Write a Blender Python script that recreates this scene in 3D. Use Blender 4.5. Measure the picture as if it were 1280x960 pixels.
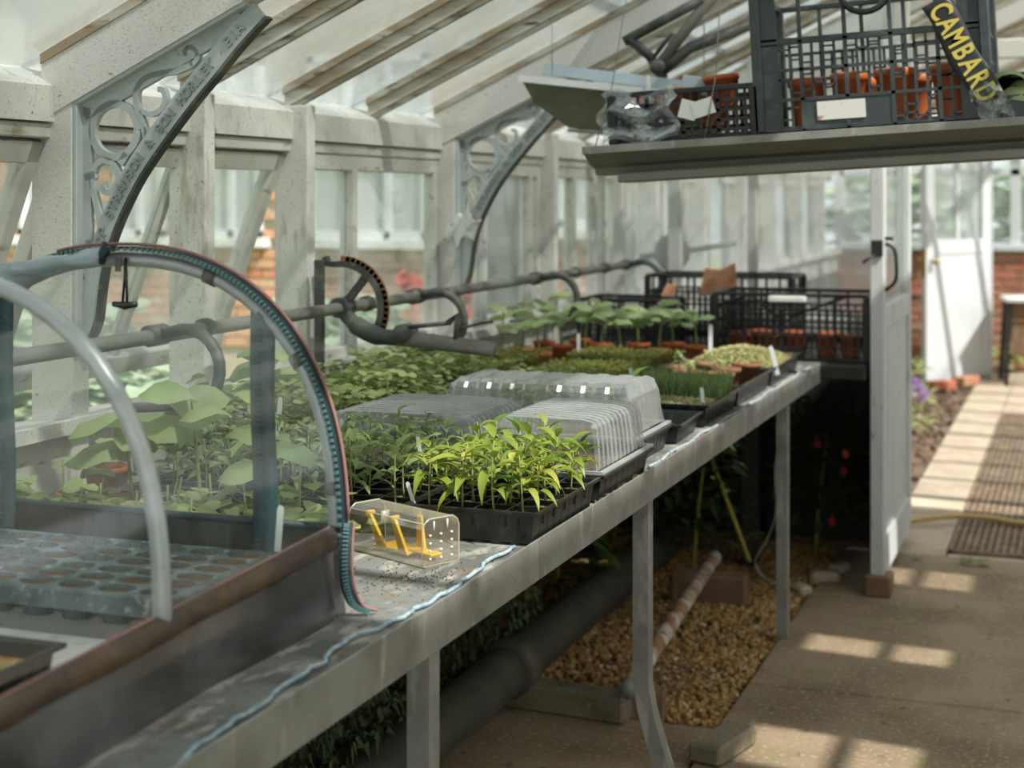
import bpy, math, random
from mathutils import Vector, Matrix, Euler
R = math.radians
random.seed(7)
scene = bpy.context.scene
for o in list(bpy.data.objects):
    bpy.data.objects.remove(o)
C = scene.collection

# ------------------------------------------------------------------ camera
F = 1950.0; CAM_H = 1.45; HOR = 245.0
YAW = math.atan(717.0 / F); CY, SY = math.cos(YAW), math.sin(YAW)
cam_d = bpy.data.cameras.new('camera')
cam = bpy.data.objects.new('camera', cam_d); C.objects.link(cam)
cam.location = (0, 0, CAM_H); cam.rotation_euler = (R(90), 0, YAW)
cam_d.sensor_width = 36.0; cam_d.lens = F * 36.0 / 1280.0
cam_d.shift_y = -(480.0 - HOR) / 1280.0
cam_d.clip_start = 0.05; cam_d.clip_end = 200
cam_d.dof.use_dof = True; cam_d.dof.focus_distance = 2.95; cam_d.dof.aperture_fstop = 3.8
scene.camera = cam

# ------------------------------------------------------------------ sky, sun, exposure
world = bpy.data.worlds.new('sky'); scene.world = world; world.use_nodes = True
nt = world.node_tree; nt.nodes.clear()
wo = nt.nodes.new('ShaderNodeOutputWorld'); bg = nt.nodes.new('ShaderNodeBackground')
tc = nt.nodes.new('ShaderNodeTexCoord'); nz = nt.nodes.new('ShaderNodeTexNoise'); cr = nt.nodes.new('ShaderNodeValToRGB')
nz.inputs['Scale'].default_value = 2.2; nz.inputs['Detail'].default_value = 5
cr.color_ramp.elements[0].position = 0.40; cr.color_ramp.elements[0].color = (0.70, 0.76, 0.79, 1)
cr.color_ramp.elements[1].position = 0.62; cr.color_ramp.elements[1].color = (0.92, 0.93, 0.91, 1)
nt.links.new(tc.outputs['Generated'], nz.inputs['Vector']); nt.links.new(nz.outputs['Fac'], cr.inputs['Fac'])
nt.links.new(cr.outputs['Color'], bg.inputs['Color']); nt.links.new(bg.outputs[0], wo.inputs[0])
bg.inputs['Strength'].default_value = .78
SUN_TO = Vector((0.75, -0.32, 1.0)).normalized()
sun_d = bpy.data.lights.new('sun', 'SUN'); sun_d.energy = 4.6; sun_d.angle = R(0.9); sun_d.color = (1.0, 0.95, 0.87)
sun = bpy.data.objects.new('sun', sun_d); C.objects.link(sun); sun.location = (6, -2, 8)
sun.rotation_euler = SUN_TO.to_track_quat('Z', 'Y').to_euler()
scene.view_settings.view_transform = 'Standard'; scene.view_settings.look = 'None'
scene.view_settings.gamma = 1.0; scene.view_settings.use_curve_mapping = False
scene.view_settings.exposure = 1.0
try:
    scene.cycles.transparent_max_bounces = 24
except Exception:
    pass

# ------------------------------------------------------------------ where things stand (rays met with known planes)
def _ray(x, y): return (x - 640.0) / F, (y - HOR) / F
def at_z(x, y, z):
    t, v = _ray(x, y); d = (CAM_H - z) / v
    return Vector((d * (t * CY - SY), d * (t * SY + CY), z))
def at_x(x, y, X):
    t, v = _ray(x, y); d = X / (t * CY - SY)
    return Vector((X, d * (t * SY + CY), CAM_H - v * d))
def at_y(x, y, Y):
    t, v = _ray(x, y); d = Y / (t * SY + CY)
    return Vector((d * (t * CY - SY), Y, CAM_H - v * d))

# ------------------------------------------------------------------ mesh builder
class MB:
    def __init__(s): s.v = []; s.f = []; s.smooth = False
    def add(s, vs, fs):
        n = len(s.v); s.v += [tuple(p) for p in vs]; s.f += [tuple(i + n for i in f) for f in fs]; return s
    def box(s, a, b, M=None):
        x0, y0, z0 = a; x1, y1, z1 = b
        vs = [Vector(p) for p in ((x0,y0,z0),(x1,y0,z0),(x1,y1,z0),(x0,y1,z0),(x0,y0,z1),(x1,y0,z1),(x1,y1,z1),(x0,y1,z1))]
        if M is not None: vs = [M @ p for p in vs]
        return s.add(vs, [(3,2,1,0),(4,5,6,7),(0,1,5,4),(1,2,6,5),(2,3,7,6),(3,0,4,7)])
    def cbox(s, a, b, c=0.004, M=None):
        # box with chamfered edges along every side: 24 verts
        x0, y0, z0 = a; x1, y1, z1 = b
        c = min(c, (x1-x0)*.45, (y1-y0)*.45, (z1-z0)*.45)
        mb = []; idx = {}
        X = (x0, x1); Y = (y0, y1); Z = (z0, z1); sg = (1, -1)
        for i in (0,1):
            for j in (0,1):
                for k in (0,1):
                    for ax in (0,1,2):
                        p = [X[i] + sg[i]*c, Y[j] + sg[j]*c, Z[k] + sg[k]*c]
                        p[ax] = (X[i], Y[j], Z[k])[ax]
                        idx[i,j,k,ax] = len(mb); mb.append(Vector(p))
        fs = []
        for i in (0,1):
            q = [idx[i,0,0,0], idx[i,1,0,0], idx[i,1,1,0], idx[i,0,1,0]]; fs.append(q if i else q[::-1])
            q = [idx[0,i,0,1], idx[0,i,1,1], idx[1,i,1,1], idx[1,i,0,1]]; fs.append(q if i else q[::-1])
            q = [idx[0,0,i,2], idx[1,0,i,2], idx[1,1,i,2], idx[0,1,i,2]]; fs.append(q if i else q[::-1])
        for i in (0,1):
            for j in (0,1):
                q = [idx[i,j,0,0], idx[i,j,1,0], idx[i,j,1,1], idx[i,j,0,1]]; fs.append(q if (i+j) % 2 else q[::-1])
                q = [idx[i,0,j,0], idx[i,0,j,2], idx[i,1,j,2], idx[i,1,j,0]]; fs.append(q if (i+j) % 2 else q[::-1])
                q = [idx[0,i,j,1], idx[1,i,j,1], idx[1,i,j,2], idx[0,i,j,2]]; fs.append(q if (i+j) % 2 else q[::-1])
        for i in (0,1):
            for j in (0,1):
                for k in (0,1):
                    q = [idx[i,j,k,0], idx[i,j,k,1], idx[i,j,k,2]]; fs.append(q if (i+j+k) % 2 else q[::-1])
        if M is not None: mb = [M @ p for p in mb]
        return s.add(mb, fs)
    def beam(s, p, q, w, h, up=(0,0,1), c=0.0):
        # box from p to q, width w sideways, h along 'up'
        p = Vector(p); q = Vector(q); d = q - p; L = d.length; x = d.normalized(); u = Vector(up)
        y = u.cross(x)
        if y.length < 1e-5: y = Vector((0,1,0)).cross(x)
        y.normalize(); z = x.cross(y)
        M = Matrix(((x.x,y.x,z.x,p.x),(x.y,y.y,z.y,p.y),(x.z,y.z,z.z,p.z),(0,0,0,1)))
        a = (0,-w/2,-h/2); b = (L,w/2,h/2)
        return s.cbox(a, b, c, M) if c else s.box(a, b, M)
    def tube(s, pts, r, n=8, cap=True, closed=False, flat=None):
        pts = [Vector(p) for p in pts]; m = len(pts)
        rr = r if isinstance(r, (list, tuple)) else [r] * m
        vs = []; up = None
        for i, p in enumerate(pts):
            if closed: t = pts[(i+1) % m] - pts[i-1]
            else: t = pts[min(i+1, m-1)] - pts[max(i-1, 0)]
            t.normalize()
            if up is None:
                up = Vector((0,0,1)) if abs(t.z) < .9 else Vector((0,1,0))
            a = up - t * up.dot(t)
            if a.length < 1e-4: a = t.orthogonal()
            a.normalize(); up = a; b = t.cross(a)
            for k in range(n):
                th = 2 * math.pi * k / n
                vs.append(p + (a * math.cos(th) + b * math.sin(th) * (flat or 1)) * rr[i])
        fs = []
        for i in range(m if closed else m - 1):
            j = (i + 1) % m
            for k in range(n):
                fs.append((i*n+k, i*n+(k+1) % n, j*n+(k+1) % n, j*n+k))
        if cap and not closed:
            fs.append(tuple(range(n))[::-1]); fs.append(tuple((m-1)*n+k for k in range(n)))
        s.smooth = True
        return s.add(vs, fs)
    def lathe(s, prof, n=16, o=(0,0,0), M=None):
        # prof: list of (r, z)
        vs = []; fs = []
        for (r, z) in prof:
            for k in range(n):
                th = 2*math.pi*k/n
                p = Vector((r*math.cos(th), r*math.sin(th), z))
                if M is not None: p = M @ p
                vs.append(p + Vector(o))
        for i in range(len(prof)-1):
            for k in range(n):
                fs.append((i*n+k, i*n+(k+1) % n, (i+1)*n+(k+1) % n, (i+1)*n+k))
        s.smooth = True
        return s.add(vs, fs)
    def strip2(s, A, B):
        # sheet between two polylines of equal length
        n = len(A)
        return s.add(list(A) + list(B), [(i, i+1, n+i+1, n+i) for i in range(n-1)])
    def grid(s, fn, nu, nv):
        vs = [fn(i/nu, j/nv) for j in range(nv+1) for i in range(nu+1)]
        fs = [(j*(nu+1)+i, j*(nu+1)+i+1, (j+1)*(nu+1)+i+1, (j+1)*(nu+1)+i) for j in range(nv) for i in range(nu)]
        return s.add(vs, fs)
    def stroke(s, pts, w, y0, y1):
        # flat ribbon drawn in the X-Z plane with width w, extruded from y0 to y1
        P = [Vector((p[0], 0, p[1])) for p in pts]; n = len(P); Lf = []; Rt = []
        for i, p in enumerate(P):
            t = (P[min(i+1, n-1)] - P[max(i-1, 0)]).normalized(); nn = Vector((-t.z, 0, t.x))
            ww = w[i] if isinstance(w, (list, tuple)) else w
            Lf.append(p + nn*ww/2); Rt.append(p - nn*ww/2)
        vs = []
        for p in Lf: vs.append((p.x, y0, p.z))
        for p in Rt: vs.append((p.x, y0, p.z))
        for p in Lf: vs.append((p.x, y1, p.z))
        for p in Rt: vs.append((p.x, y1, p.z))
        fs = []
        for i in range(n-1):
            fs += [(i, i+1, n+i+1, n+i), (2*n+i, 3*n+i, 3*n+i+1, 2*n+i+1), (i, 2*n+i, 2*n+i+1, i+1), (n+i, n+i+1, 3*n+i+1, 3*n+i)]
        fs += [(0, n, 3*n, 2*n), (n-1, 3*n-1, 4*n-1, 2*n-1)]
        return s.add(vs, fs)
    def mesh(s, name, mat, smooth=None):
        me = bpy.data.meshes.new(name); me.from_pydata(s.v, [], s.f)
        if mat: me.materials.append(mat)
        if (s.smooth if smooth is None else smooth):
            me.polygons.foreach_set('use_smooth', [True] * len(me.polygons))
        me.update(); return me
    def build(s, name, mat, parent=None, loc=None, kind=None, label=None, smooth=None, solid=0.0):
        return put(name, s.mesh(name, mat, smooth), parent, loc, kind=kind, label=label, solid=solid)

def put(name, me, parent=None, loc=None, rot=None, scale=None, kind=None, label=None, solid=0.0):
    o = bpy.data.objects.new(name, me); C.objects.link(o)
    if parent is not None: o.parent = parent
    if loc is not None: o.location = loc
    if rot is not None: o.rotation_euler = rot
    if scale is not None: o.scale = scale if hasattr(scale, '__len__') else (scale,)*3
    if kind: o['kind'] = kind
    if label: o['label'] = label
    if solid:
        md = o.modifiers.new('solid', 'SOLIDIFY'); md.thickness = solid
    return o
def tag(o, label, cat, group=None):
    o['label'] = label; o['category'] = cat
    if group: o['group'] = group
    return o
def thing(name, label, cat, loc=(0,0,0), rot=(0,0,0), group=None):
    o = bpy.data.objects.new(name, None); C.objects.link(o); o.empty_display_size = .05
    o.location = loc; o.rotation_euler = rot
    return tag(o, label, cat, group)
def setting(name, loc=(0,0,0)):
    o = bpy.data.objects.new(name, None); C.objects.link(o); o.location = loc; o['kind'] = 'structure'; o.empty_display_size = .05
    return o
def dup(root, loc, rot=None, label=None, scale=None):
    r = root.copy(); C.objects.link(r); r.location = loc
    if rot is not None: r.rotation_euler = rot
    if scale is not None: r.scale = scale if hasattr(scale, '__len__') else (scale,)*3
    if label: r['label'] = label
    for ch in list(root.children):
        c = ch.copy(); C.objects.link(c); c.parent = r
        for g in list(ch.children):
            d = g.copy(); C.objects.link(d); d.parent = c
    return r

def spline(pts, n=6):
    P = [Vector(p) for p in pts]; out = []
    for i in range(len(P)-1):
        p0 = P[max(i-1,0)]; p1 = P[i]; p2 = P[i+1]; p3 = P[min(i+2,len(P)-1)]
        for k in range(n):
            t = k/n
            out.append(0.5*((2*p1)+(p2-p0)*t+(2*p0-5*p1+4*p2-p3)*t*t+(3*p1-p0-3*p2+p3)*t**3))
    out.append(P[-1]); return out

# ------------------------------------------------------------------ materials
def newmat(name):
    m = bpy.data.materials.new(name); m.use_nodes = True
    nt = m.node_tree; nt.nodes.clear()
    return m, nt, nt.nodes.new('ShaderNodeOutputMaterial')
def noise_ramp(nt, scale, stops, detail=4, vec=None, stretch=None, rough=.55, kind='noise', obj=False):
    tc = nt.nodes.new('ShaderNodeTexCoord'); mp = nt.nodes.new('ShaderNodeMapping')
    nt.links.new(tc.outputs['Object'], mp.inputs['Vector'])
    if obj:
        oi = nt.nodes.new('ShaderNodeObjectInfo'); ml = nt.nodes.new('ShaderNodeMath'); ml.operation = 'MULTIPLY'; ml.inputs[1].default_value = 40
        cx = nt.nodes.new('ShaderNodeCombineXYZ'); nt.links.new(oi.outputs['Random'], ml.inputs[0])
        for k in range(3): nt.links.new(ml.outputs[0], cx.inputs[k])
        nt.links.new(cx.outputs[0], mp.inputs['Location'])
    if stretch: mp.inputs['Scale'].default_value = stretch
    if kind == 'voronoi':
        n = nt.nodes.new('ShaderNodeTexVoronoi'); n.inputs['Scale'].default_value = scale; out = n.outputs['Distance']
    else:
        n = nt.nodes.new('ShaderNodeTexNoise'); n.inputs['Scale'].default_value = scale
        n.inputs['Detail'].default_value = detail; n.inputs['Roughness'].default_value = rough; out = n.outputs['Fac']
    nt.links.new(mp.outputs[0], n.inputs['Vector'])
    r = nt.nodes.new('ShaderNodeValToRGB'); el = r.color_ramp.elements
    for i, (p, c) in enumerate(stops):
        e = el[i] if i < 2 else el.new(p)
        e.position = p; e.color = (c[0], c[1], c[2], 1) if hasattr(c, '__len__') else (c, c, c, 1)
    nt.links.new(out, r.inputs['Fac']); return r.outputs['Color'], out
def mixc(nt, a, b, fac, mode='MIX'):
    m = nt.nodes.new('ShaderNodeMix'); m.data_type = 'RGBA'; m.blend_type = mode
    def s(sock, v):
        if hasattr(v, 'links') or hasattr(v, 'is_linked'): nt.links.new(v, sock)
        elif hasattr(v, '__len__'): sock.default_value = (v[0], v[1], v[2], 1)
        else: sock.default_value = v
    s(m.inputs[0], fac); s(m.inputs[6], a); s(m.inputs[7], b); return m.outputs[2]
def surf(name, base, rough=.6, layers=(), metal=0.0, bump=0.0, bscale=60, spec=.5, obj=True, transl=0.0):
    """base colour (or noise ramp tuple) + layers of (scale, lo, hi, colour, stretch)"""
    m, nt, out = newmat(name); b = nt.nodes.new('ShaderNodeBsdfPrincipled')
    col = base
    if isinstance(base, dict):
        col, _ = noise_ramp(nt, base['s'], base['stops'], stretch=base.get('st'), obj=obj, detail=base.get('d', 4))
    for L in layers:
        sc, lo, hi, c = L[:4]; st = L[4] if len(L) > 4 else None
        f, _ = noise_ramp(nt, sc, [(lo, 0.0), (hi, 1.0)], stretch=st, obj=obj, detail=6)
        col = mixc(nt, col, c, f)
    if hasattr(col, 'is_linked'): nt.links.new(col, b.inputs['Base Color'])
    else: b.inputs['Base Color'].default_value = (col[0], col[1], col[2], 1)
    b.inputs['Roughness'].default_value = rough; b.inputs['Metallic'].default_value = metal
    b.inputs['Specular IOR Level'].default_value = spec
    if bump:
        _, h = noise_ramp(nt, bscale, [(0, 0.0), (1, 1.0)], obj=obj)
        bp = nt.nodes.new('ShaderNodeBump'); bp.inputs['Strength'].default_value = bump; bp.inputs['Distance'].default_value = .003
        nt.links.new(h, bp.inputs['Height']); nt.links.new(bp.outputs[0], b.inputs['Normal'])
    sh = b.outputs[0]
    if transl:
        t = nt.nodes.new('ShaderNodeBsdfTranslucent'); mx = nt.nodes.new('ShaderNodeMixShader'); mx.inputs[0].default_value = transl
        if hasattr(col, 'is_linked'): nt.links.new(col, t.inputs['Color'])
        else: t.inputs['Color'].default_value = (col[0], col[1], col[2], 1)
        nt.links.new(sh, mx.inputs[1]); nt.links.new(t.outputs[0], mx.inputs[2]); sh = mx.outputs[0]
    nt.links.new(sh, out.inputs[0]); return m
def clear(name, tint=(1,1,1), haze=.1, haze_col=(.8,.82,.8), gloss=.08, grough=.08, hazevar=None, hscale=3, stretch=None, transl=.5, obj=True, fres=.35, edge=0.0, tints=None):
    """thin glass or film: see-through, a little gloss, and dirt/haze that scatters"""
    m, nt, out = newmat(name)
    tr = nt.nodes.new('ShaderNodeBsdfTransparent'); tr.inputs['Color'].default_value = (*tint, 1)
    df = nt.nodes.new('ShaderNodeBsdfDiffuse'); tl = nt.nodes.new('ShaderNodeBsdfTranslucent')
    for n in (df, tl): n.inputs['Color'].default_value = (*haze_col, 1)
    if tints:
        tcol, _ = noise_ramp(nt, 1.7, tints, detail=5, obj=True)
        for n in (df, tl): nt.links.new(tcol, n.inputs['Color'])
    hz = nt.nodes.new('ShaderNodeMixShader'); hz.inputs[0].default_value = transl
    nt.links.new(df.outputs[0], hz.inputs[1]); nt.links.new(tl.outputs[0], hz.inputs[2])
    m1 = nt.nodes.new('ShaderNodeMixShader')
    if hazevar:
        c, _ = noise_ramp(nt, hscale, [(.35, hazevar[0]), (.65, hazevar[1])], stretch=stretch, obj=obj, detail=5)
        nt.links.new(c, m1.inputs[0])
    else: m1.inputs[0].default_value = haze
    if edge:
        lw = nt.nodes.new('ShaderNodeLayerWeight'); lw.inputs['Blend'].default_value = .5
        pw = nt.nodes.new('ShaderNodeMath'); pw.operation = 'POWER'; pw.inputs[1].default_value = 2.0; nt.links.new(lw.outputs['Facing'], pw.inputs[0])
        ma = nt.nodes.new('ShaderNodeMath'); ma.operation = 'MULTIPLY_ADD'; ma.use_clamp = True; ma.inputs[1].default_value = edge; nt.links.new(pw.outputs[0], ma.inputs[0])
        if hazevar: nt.links.new(c, ma.inputs[2])
        else: ma.inputs[2].default_value = haze
        nt.links.new(ma.outputs[0], m1.inputs[0])
    nt.links.new(tr.outputs[0], m1.inputs[1]); nt.links.new(hz.outputs[0], m1.inputs[2])
    gl = nt.nodes.new('ShaderNodeBsdfGlossy'); gl.inputs['Roughness'].default_value = grough
    fr = nt.nodes.new('ShaderNodeLayerWeight'); fr.inputs['Blend'].default_value = .25
    mu = nt.nodes.new('ShaderNodeMath'); mu.operation = 'MULTIPLY_ADD'; mu.inputs[1].default_value = fres; mu.inputs[2].default_value = gloss; mu.use_clamp = True
    nt.links.new(fr.outputs['Fresnel'], mu.inputs[0])
    m2 = nt.nodes.new('ShaderNodeMixShader'); nt.links.new(mu.outputs[0], m2.inputs[0])
    nt.links.new(m1.outputs[0], m2.inputs[1]); nt.links.new(gl.outputs[0], m2.inputs[2])
    nt.links.new(m2.outputs[0], out.inputs[0]); return m

M = {}
M['paint'] = surf('worn_white_paint', (.60,.60,.565), .7, [(5,.50,.72,(.50,.50,.47)), (34,.57,.70,(.42,.38,.32),(1,1,.25)), (200,.60,.66,(.36,.33,.28),(1,1,.6)), (120,.66,.72,(.22,.18,.14),(1,1,.5))], bump=.25, bscale=70)
M['paint2'] = surf('greyed_white_paint', (.50,.50,.465), .75, [(7,.48,.7,(.38,.37,.32)), (40,.58,.70,(.25,.22,.16),(1,.3,1))], bump=.25, bscale=60)
M['rafter'] = surf('peeling_white_rafter_paint', (.62,.61,.58), .75, [(150,.48,.70,(.56,.55,.52),(.5,1,1)), (4,.60,.72,(.45,.38,.29),(.3,1,1)), (240,.56,.68,(.43,.41,.37),(.6,1,1)), (110,.66,.72,(.24,.18,.12),(.5,1,1))], bump=.3, bscale=80)
M['bar'] = surf('weathered_glazing_bar', (.58,.57,.53), .75, [(5,.44,.60,(.34,.28,.19),(.22,2,2)), (30,.52,.64,(.40,.35,.27),(.2,1,1)), (60,.60,.68,(.12,.10,.07),(.15,1,1))], bump=.2, bscale=80)
M['putty'] = surf('brown_stained_putty', (.30,.23,.145), .85, [(18,.45,.60,(.47,.44,.38),(.25,1,1)), (50,.60,.70,(.10,.075,.05),(.3,1,1))])
M['iron'] = surf('grey_painted_iron', (.44,.485,.485), .5, [(9,.52,.72,(.34,.38,.38)), (70,.64,.72,(.20,.20,.17))], bump=.12, bscale=90)
M['iron_in'] = surf('shadowed_grey_iron', (.40,.445,.445), .5, [(9,.45,.7,(.22,.23,.20))], bump=.12)
M['letter'] = surf('shaded_letter_iron', (.27,.31,.31), .5, [(9,.52,.72,(.20,.23,.22))])  # sun shading of the raised letters is put into this darker colour
M['iron_dark'] = surf('dark_weathered_iron', (.06,.067,.065), .55, [(14,.48,.66,(.16,.16,.135)), (50,.62,.70,(.20,.11,.05))], bump=.2, bscale=80, metal=.3)
M['rust'] = surf('rusty_iron', (.26,.13,.05), .8, [(60,.45,.6,(.12,.06,.03))], bump=.4, bscale=120)
M['pipe_grey'] = surf('grey_iron_pipe', (.18,.18,.16), .55, [(12,.48,.7,(.11,.11,.09)), (40,.60,.7,(.28,.20,.13))], bump=.15)
M['galv'] = surf('galvanised_steel', (.275,.278,.255), .55, [(9,.45,.66,(.185,.187,.165)), (26,.58,.68,(.38,.37,.345),(1,1,.3)), (70,.60,.70,(.22,.21,.17))], metal=.3, bump=.08)
M['alu'] = surf('dull_aluminium', (.205,.205,.170), .45, [(8,.5,.75,(.145,.14,.105),(.3,1,1))], metal=.2)
M['mat'] = surf('dirty_capillary_matting', (.17,.178,.168), .85, [(4,.47,.60,(.10,.108,.098),(1,2.2,1)), (16,.52,.66,(.36,.345,.31),(2.2,.7,1)), (9,.58,.68,(.20,.145,.10),(2,1,1)), (60,.58,.68,(.10,.08,.05))], bump=.35, bscale=160, obj=False)
M['damp_wall'] = surf('damp_mossy_wall', (.085,.08,.06), .9, [(5,.45,.65,(.07,.085,.035)), (30,.6,.7,(.16,.14,.11))], bump=.4)
M['concrete'] = surf('stained_brown_concrete', (.285,.212,.14), .85, [(2.2,.42,.62,(.175,.125,.075)), (6,.52,.70,(.22,.185,.095)), (60,.54,.70,(.40,.31,.22)), (22,.62,.72,(.11,.08,.05))], bump=.3, bscale=90, obj=False)
M['slab_pale'] = surf('pale_path_slab', (.44,.36,.27), .85, [(5,.46,.66,(.34,.27,.20)), (50,.58,.68,(.26,.20,.14))], bump=.25, bscale=70)
M['soil'] = surf('dark_garden_soil', (.13,.085,.055), .95, [(30,.5,.62,(.22,.15,.10))], bump=.8, bscale=60)
M['gravel'] = surf('ochre_gravel', {'s': 38, 'd': 1, 'stops': [(.36,(.14,.085,.035)),(.48,(.46,.27,.09)),(.60,(.30,.18,.065)),(.68,(.62,.46,.28))]}, .85, bump=.2)
M['gravel_bed'] = surf('gravel_bed_base', (.12,.075,.035), .95, [(60,.45,.6,(.25,.16,.07))], bump=.8, bscale=80, obj=False)
M['pebble'] = surf('pinkish_pebbles', {'s': 20, 'stops': [(.35,(.22,.13,.08)),(.6,(.42,.29,.21))]}, .85)
M['black'] = surf('black_plastic', (.009,.012,.011), .27, [(25,.55,.72,(.026,.031,.028))], spec=.6)
M['crate'] = surf('dark_grey_crate_plastic', (.036,.048,.052), .42, [(18,.52,.74,(.085,.10,.10))], spec=.5)
M['crate_black'] = surf('black_crate_plastic', (.014,.016,.016), .4)
M['cell_soil'] = surf('dry_cell_compost', (.29,.175,.065), .95, [(90,.42,.55,(.10,.06,.028)), (160,.58,.66,(.42,.30,.17))], bump=1.0, bscale=150)
M['module'] = surf('dusty_dark_module_plastic', (.055,.085,.092), .5, [(14,.46,.60,(.15,.195,.20)), (60,.56,.66,(.33,.38,.385))], obj=False)
M['orange'] = surf('orange_plant_pot_plastic', (.48,.125,.035), .5, [(20,.52,.7,(.36,.085,.03))])
M['brownpot'] = surf('brown_plant_pot_plastic', (.20,.09,.04), .6, [(15,.5,.7,(.13,.055,.025))])
M['terracotta'] = surf('broken_terracotta', (.68,.36,.22), .85, [(20,.5,.7,(.45,.20,.11))])
M['compost'] = surf('moist_compost', (.06,.042,.026), .95, [(120,.50,.60,(.19,.12,.055)), (260,.60,.66,(.36,.28,.17))], bump=1.0, bscale=150)
M['white_plastic'] = surf('white_plastic', (.72,.74,.74), .45)
M['white_board'] = surf('white_polystyrene', (.62,.63,.61), .8, [(30,.55,.7,(.40,.40,.37))], bump=.2, bscale=140)
M['yellow'] = surf('yellow_plastic', (.82,.50,.012), .4)
M['silver'] = surf('silver_coated_hoop', (.43,.465,.475), .33, [(10,.5,.7,(.36,.39,.40))], metal=.35)
M['clip'] = surf('brown_grey_clip', (.14,.12,.11), .5)
M['zip'] = surf('dark_teal_zip_tape', (.010,.028,.034), .6)
M['zip_tooth'] = surf('pale_zip_teeth', (.075,.16,.16), .4)
M['piping'] = surf('dusty_pink_piping', (.26,.13,.12), .6)
M['cloth'] = surf('rolled_blue_grey_film', (.36,.43,.47), .35, [(16,.45,.6,(.22,.28,.32),(.3,1,1)), (40,.55,.65,(.55,.60,.63),(.3,1,1))], bump=.6, bscale=30, obj=False)
M['brown_hem'] = surf('muddy_brown_hem', (.055,.037,.025), .55, [(14,.46,.62,(.105,.068,.036)), (50,.6,.7,(.05,.03,.02))], bump=.3, obj=False)
M['skirt'] = clear('reflection_blotched_film', (.12,.10,.09), hazevar=(.02,.42), hscale=5.5, haze_col=(.27,.265,.275), gloss=.05, grough=.2, transl=.2, obj=False, fres=.15)  # whitish reflections are put into the pale haze blotches
M['film'] = clear('clear_tunnel_film', (.98,.99,.98), hazevar=(.02,.10), hscale=7, haze_col=(.60,.70,.66), gloss=.005, grough=.12, obj=False, fres=.10)
M['zip_film'] = surf('teal_zip_flap', (.008,.042,.050), .45, [(9,.45,.65,(.035,.095,.105),(1,1,.5)), (120,.5,.6,(.015,.05,.055),(1,1,1))], obj=False)
M['lid'] = clear('ribbed_clear_lid', (.93,.95,.95), hazevar=(.08,.24), hscale=12, haze_col=(.70,.74,.75), gloss=.06, grough=.24, transl=.45, edge=.5)
M['trap_clear'] = clear('yellowed_clear_plastic', (.96,.945,.90), hazevar=(.05,.16), hscale=20, haze_col=(.74,.70,.60), gloss=.05, grough=.12, edge=.5)
M['trap_edge'] = clear('clear_plastic_edge', (.96,.94,.88), haze=.55, haze_col=(.80,.77,.68), gloss=.12, grough=.15)
M['pane'] = clear('window_pane', (.96,.98,.97), hazevar=(.10,.26), hscale=4, haze_col=(.74,.77,.75), gloss=.03, grough=.04)
M['roof_pane'] = clear('dirty_sky_tinted_roof_pane', (.93,.96,.96), hazevar=(.22,.55), hscale=2.6, haze_col=(.60,.645,.645), gloss=.02, grough=.15, transl=.55, tints=[(.34,(.44,.51,.52)),(.48,(.60,.63,.62)),(.58,(.54,.60,.61)),(.68,(.60,.54,.50))])  # haze is dirt; its varied tints put sky reflections into the colour
M['roof_clear'] = clear('cleaner_roof_pane', (.97,.98,.98), haze=.12, gloss=.02)
M['shade_pane'] = clear('unseen_shading_pane', (.9,.92,.9), haze=.90, haze_col=(.72,.72,.69), gloss=.01, transl=.5)  # added out of view to shade the floor and near bench
M['part_pane'] = clear('fogged_partition_pane', (.93,.96,.97), hazevar=(.34,.56), hscale=2, haze_col=(.82,.86,.87), gloss=.02, grough=.3, transl=.5)
M['olive_sheet'] = clear('olive_tinted_sheet', (.42,.43,.33), hazevar=(.45,.75), hscale=9, haze_col=(.20,.205,.15), gloss=.05, grough=.25, transl=.35)
M['blue_bag'] = clear('crumpled_clear_bag', (.85,.90,.94), hazevar=(.15,.6), hscale=14, haze_col=(.55,.65,.70), gloss=.16, grough=.12)
M['brick'] = surf('old_orange_brick', {'s': 1.3, 'stops': [(.30,(.42,.17,.09)),(.5,(.50,.27,.16)),(.7,(.44,.33,.22))]}, .9, [(24,.55,.7,(.30,.17,.11)), (9,.6,.7,(.55,.42,.32))], bump=.4, bscale=60)
M['brick_red'] = surf('red_brick', {'s': 1.3, 'stops': [(.35,(.46,.15,.08)),(.55,(.40,.18,.11)),(.72,(.40,.29,.19))]}, .9, [(24,.55,.7,(.26,.13,.09)), (60,.6,.7,(.10,.06,.05))], bump=.4, bscale=60)
M['mortar'] = surf('lime_mortar', (.40,.35,.28), .95, [(40,.5,.7,(.28,.24,.19))], bump=.5)
M['door_white'] = surf('white_door_paint', (.55,.58,.60), .55, [(3,.5,.75,(.48,.51,.53))])
M['door_worn'] = surf('worn_grey_white_door', (.53,.55,.55), .65, [(5,.50,.72,(.42,.43,.42),(1,1,.3)), (50,.62,.70,(.22,.19,.15),(1,1,.3))], bump=.2)
M['brass'] = surf('old_brass', (.35,.24,.08), .35, metal=.9)
M['black_iron'] = surf('black_iron', (.012,.013,.014), .45)
M['dark_wood'] = surf('black_stained_boards', (.022,.022,.019), .8, [(8,.5,.7,(.05,.05,.042),(3,3,.3))], bump=.3)
M['wood'] = surf('old_brown_timber', (.17,.105,.06), .85, [(10,.5,.7,(.26,.17,.11),(3,1,1))], bump=.4)
M['kerb'] = surf('mossy_concrete_kerb', (.20,.17,.12), .9, [(8,.48,.66,(.12,.11,.06)), (50,.58,.7,(.30,.25,.18))], bump=.4)
M['rope'] = surf('pale_blue_twine', (.36,.46,.51), .7, [(90,.45,.6,(.20,.30,.37))])
M['hose_yellow'] = surf('yellow_garden_hose', (.50,.36,.12), .5)
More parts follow.
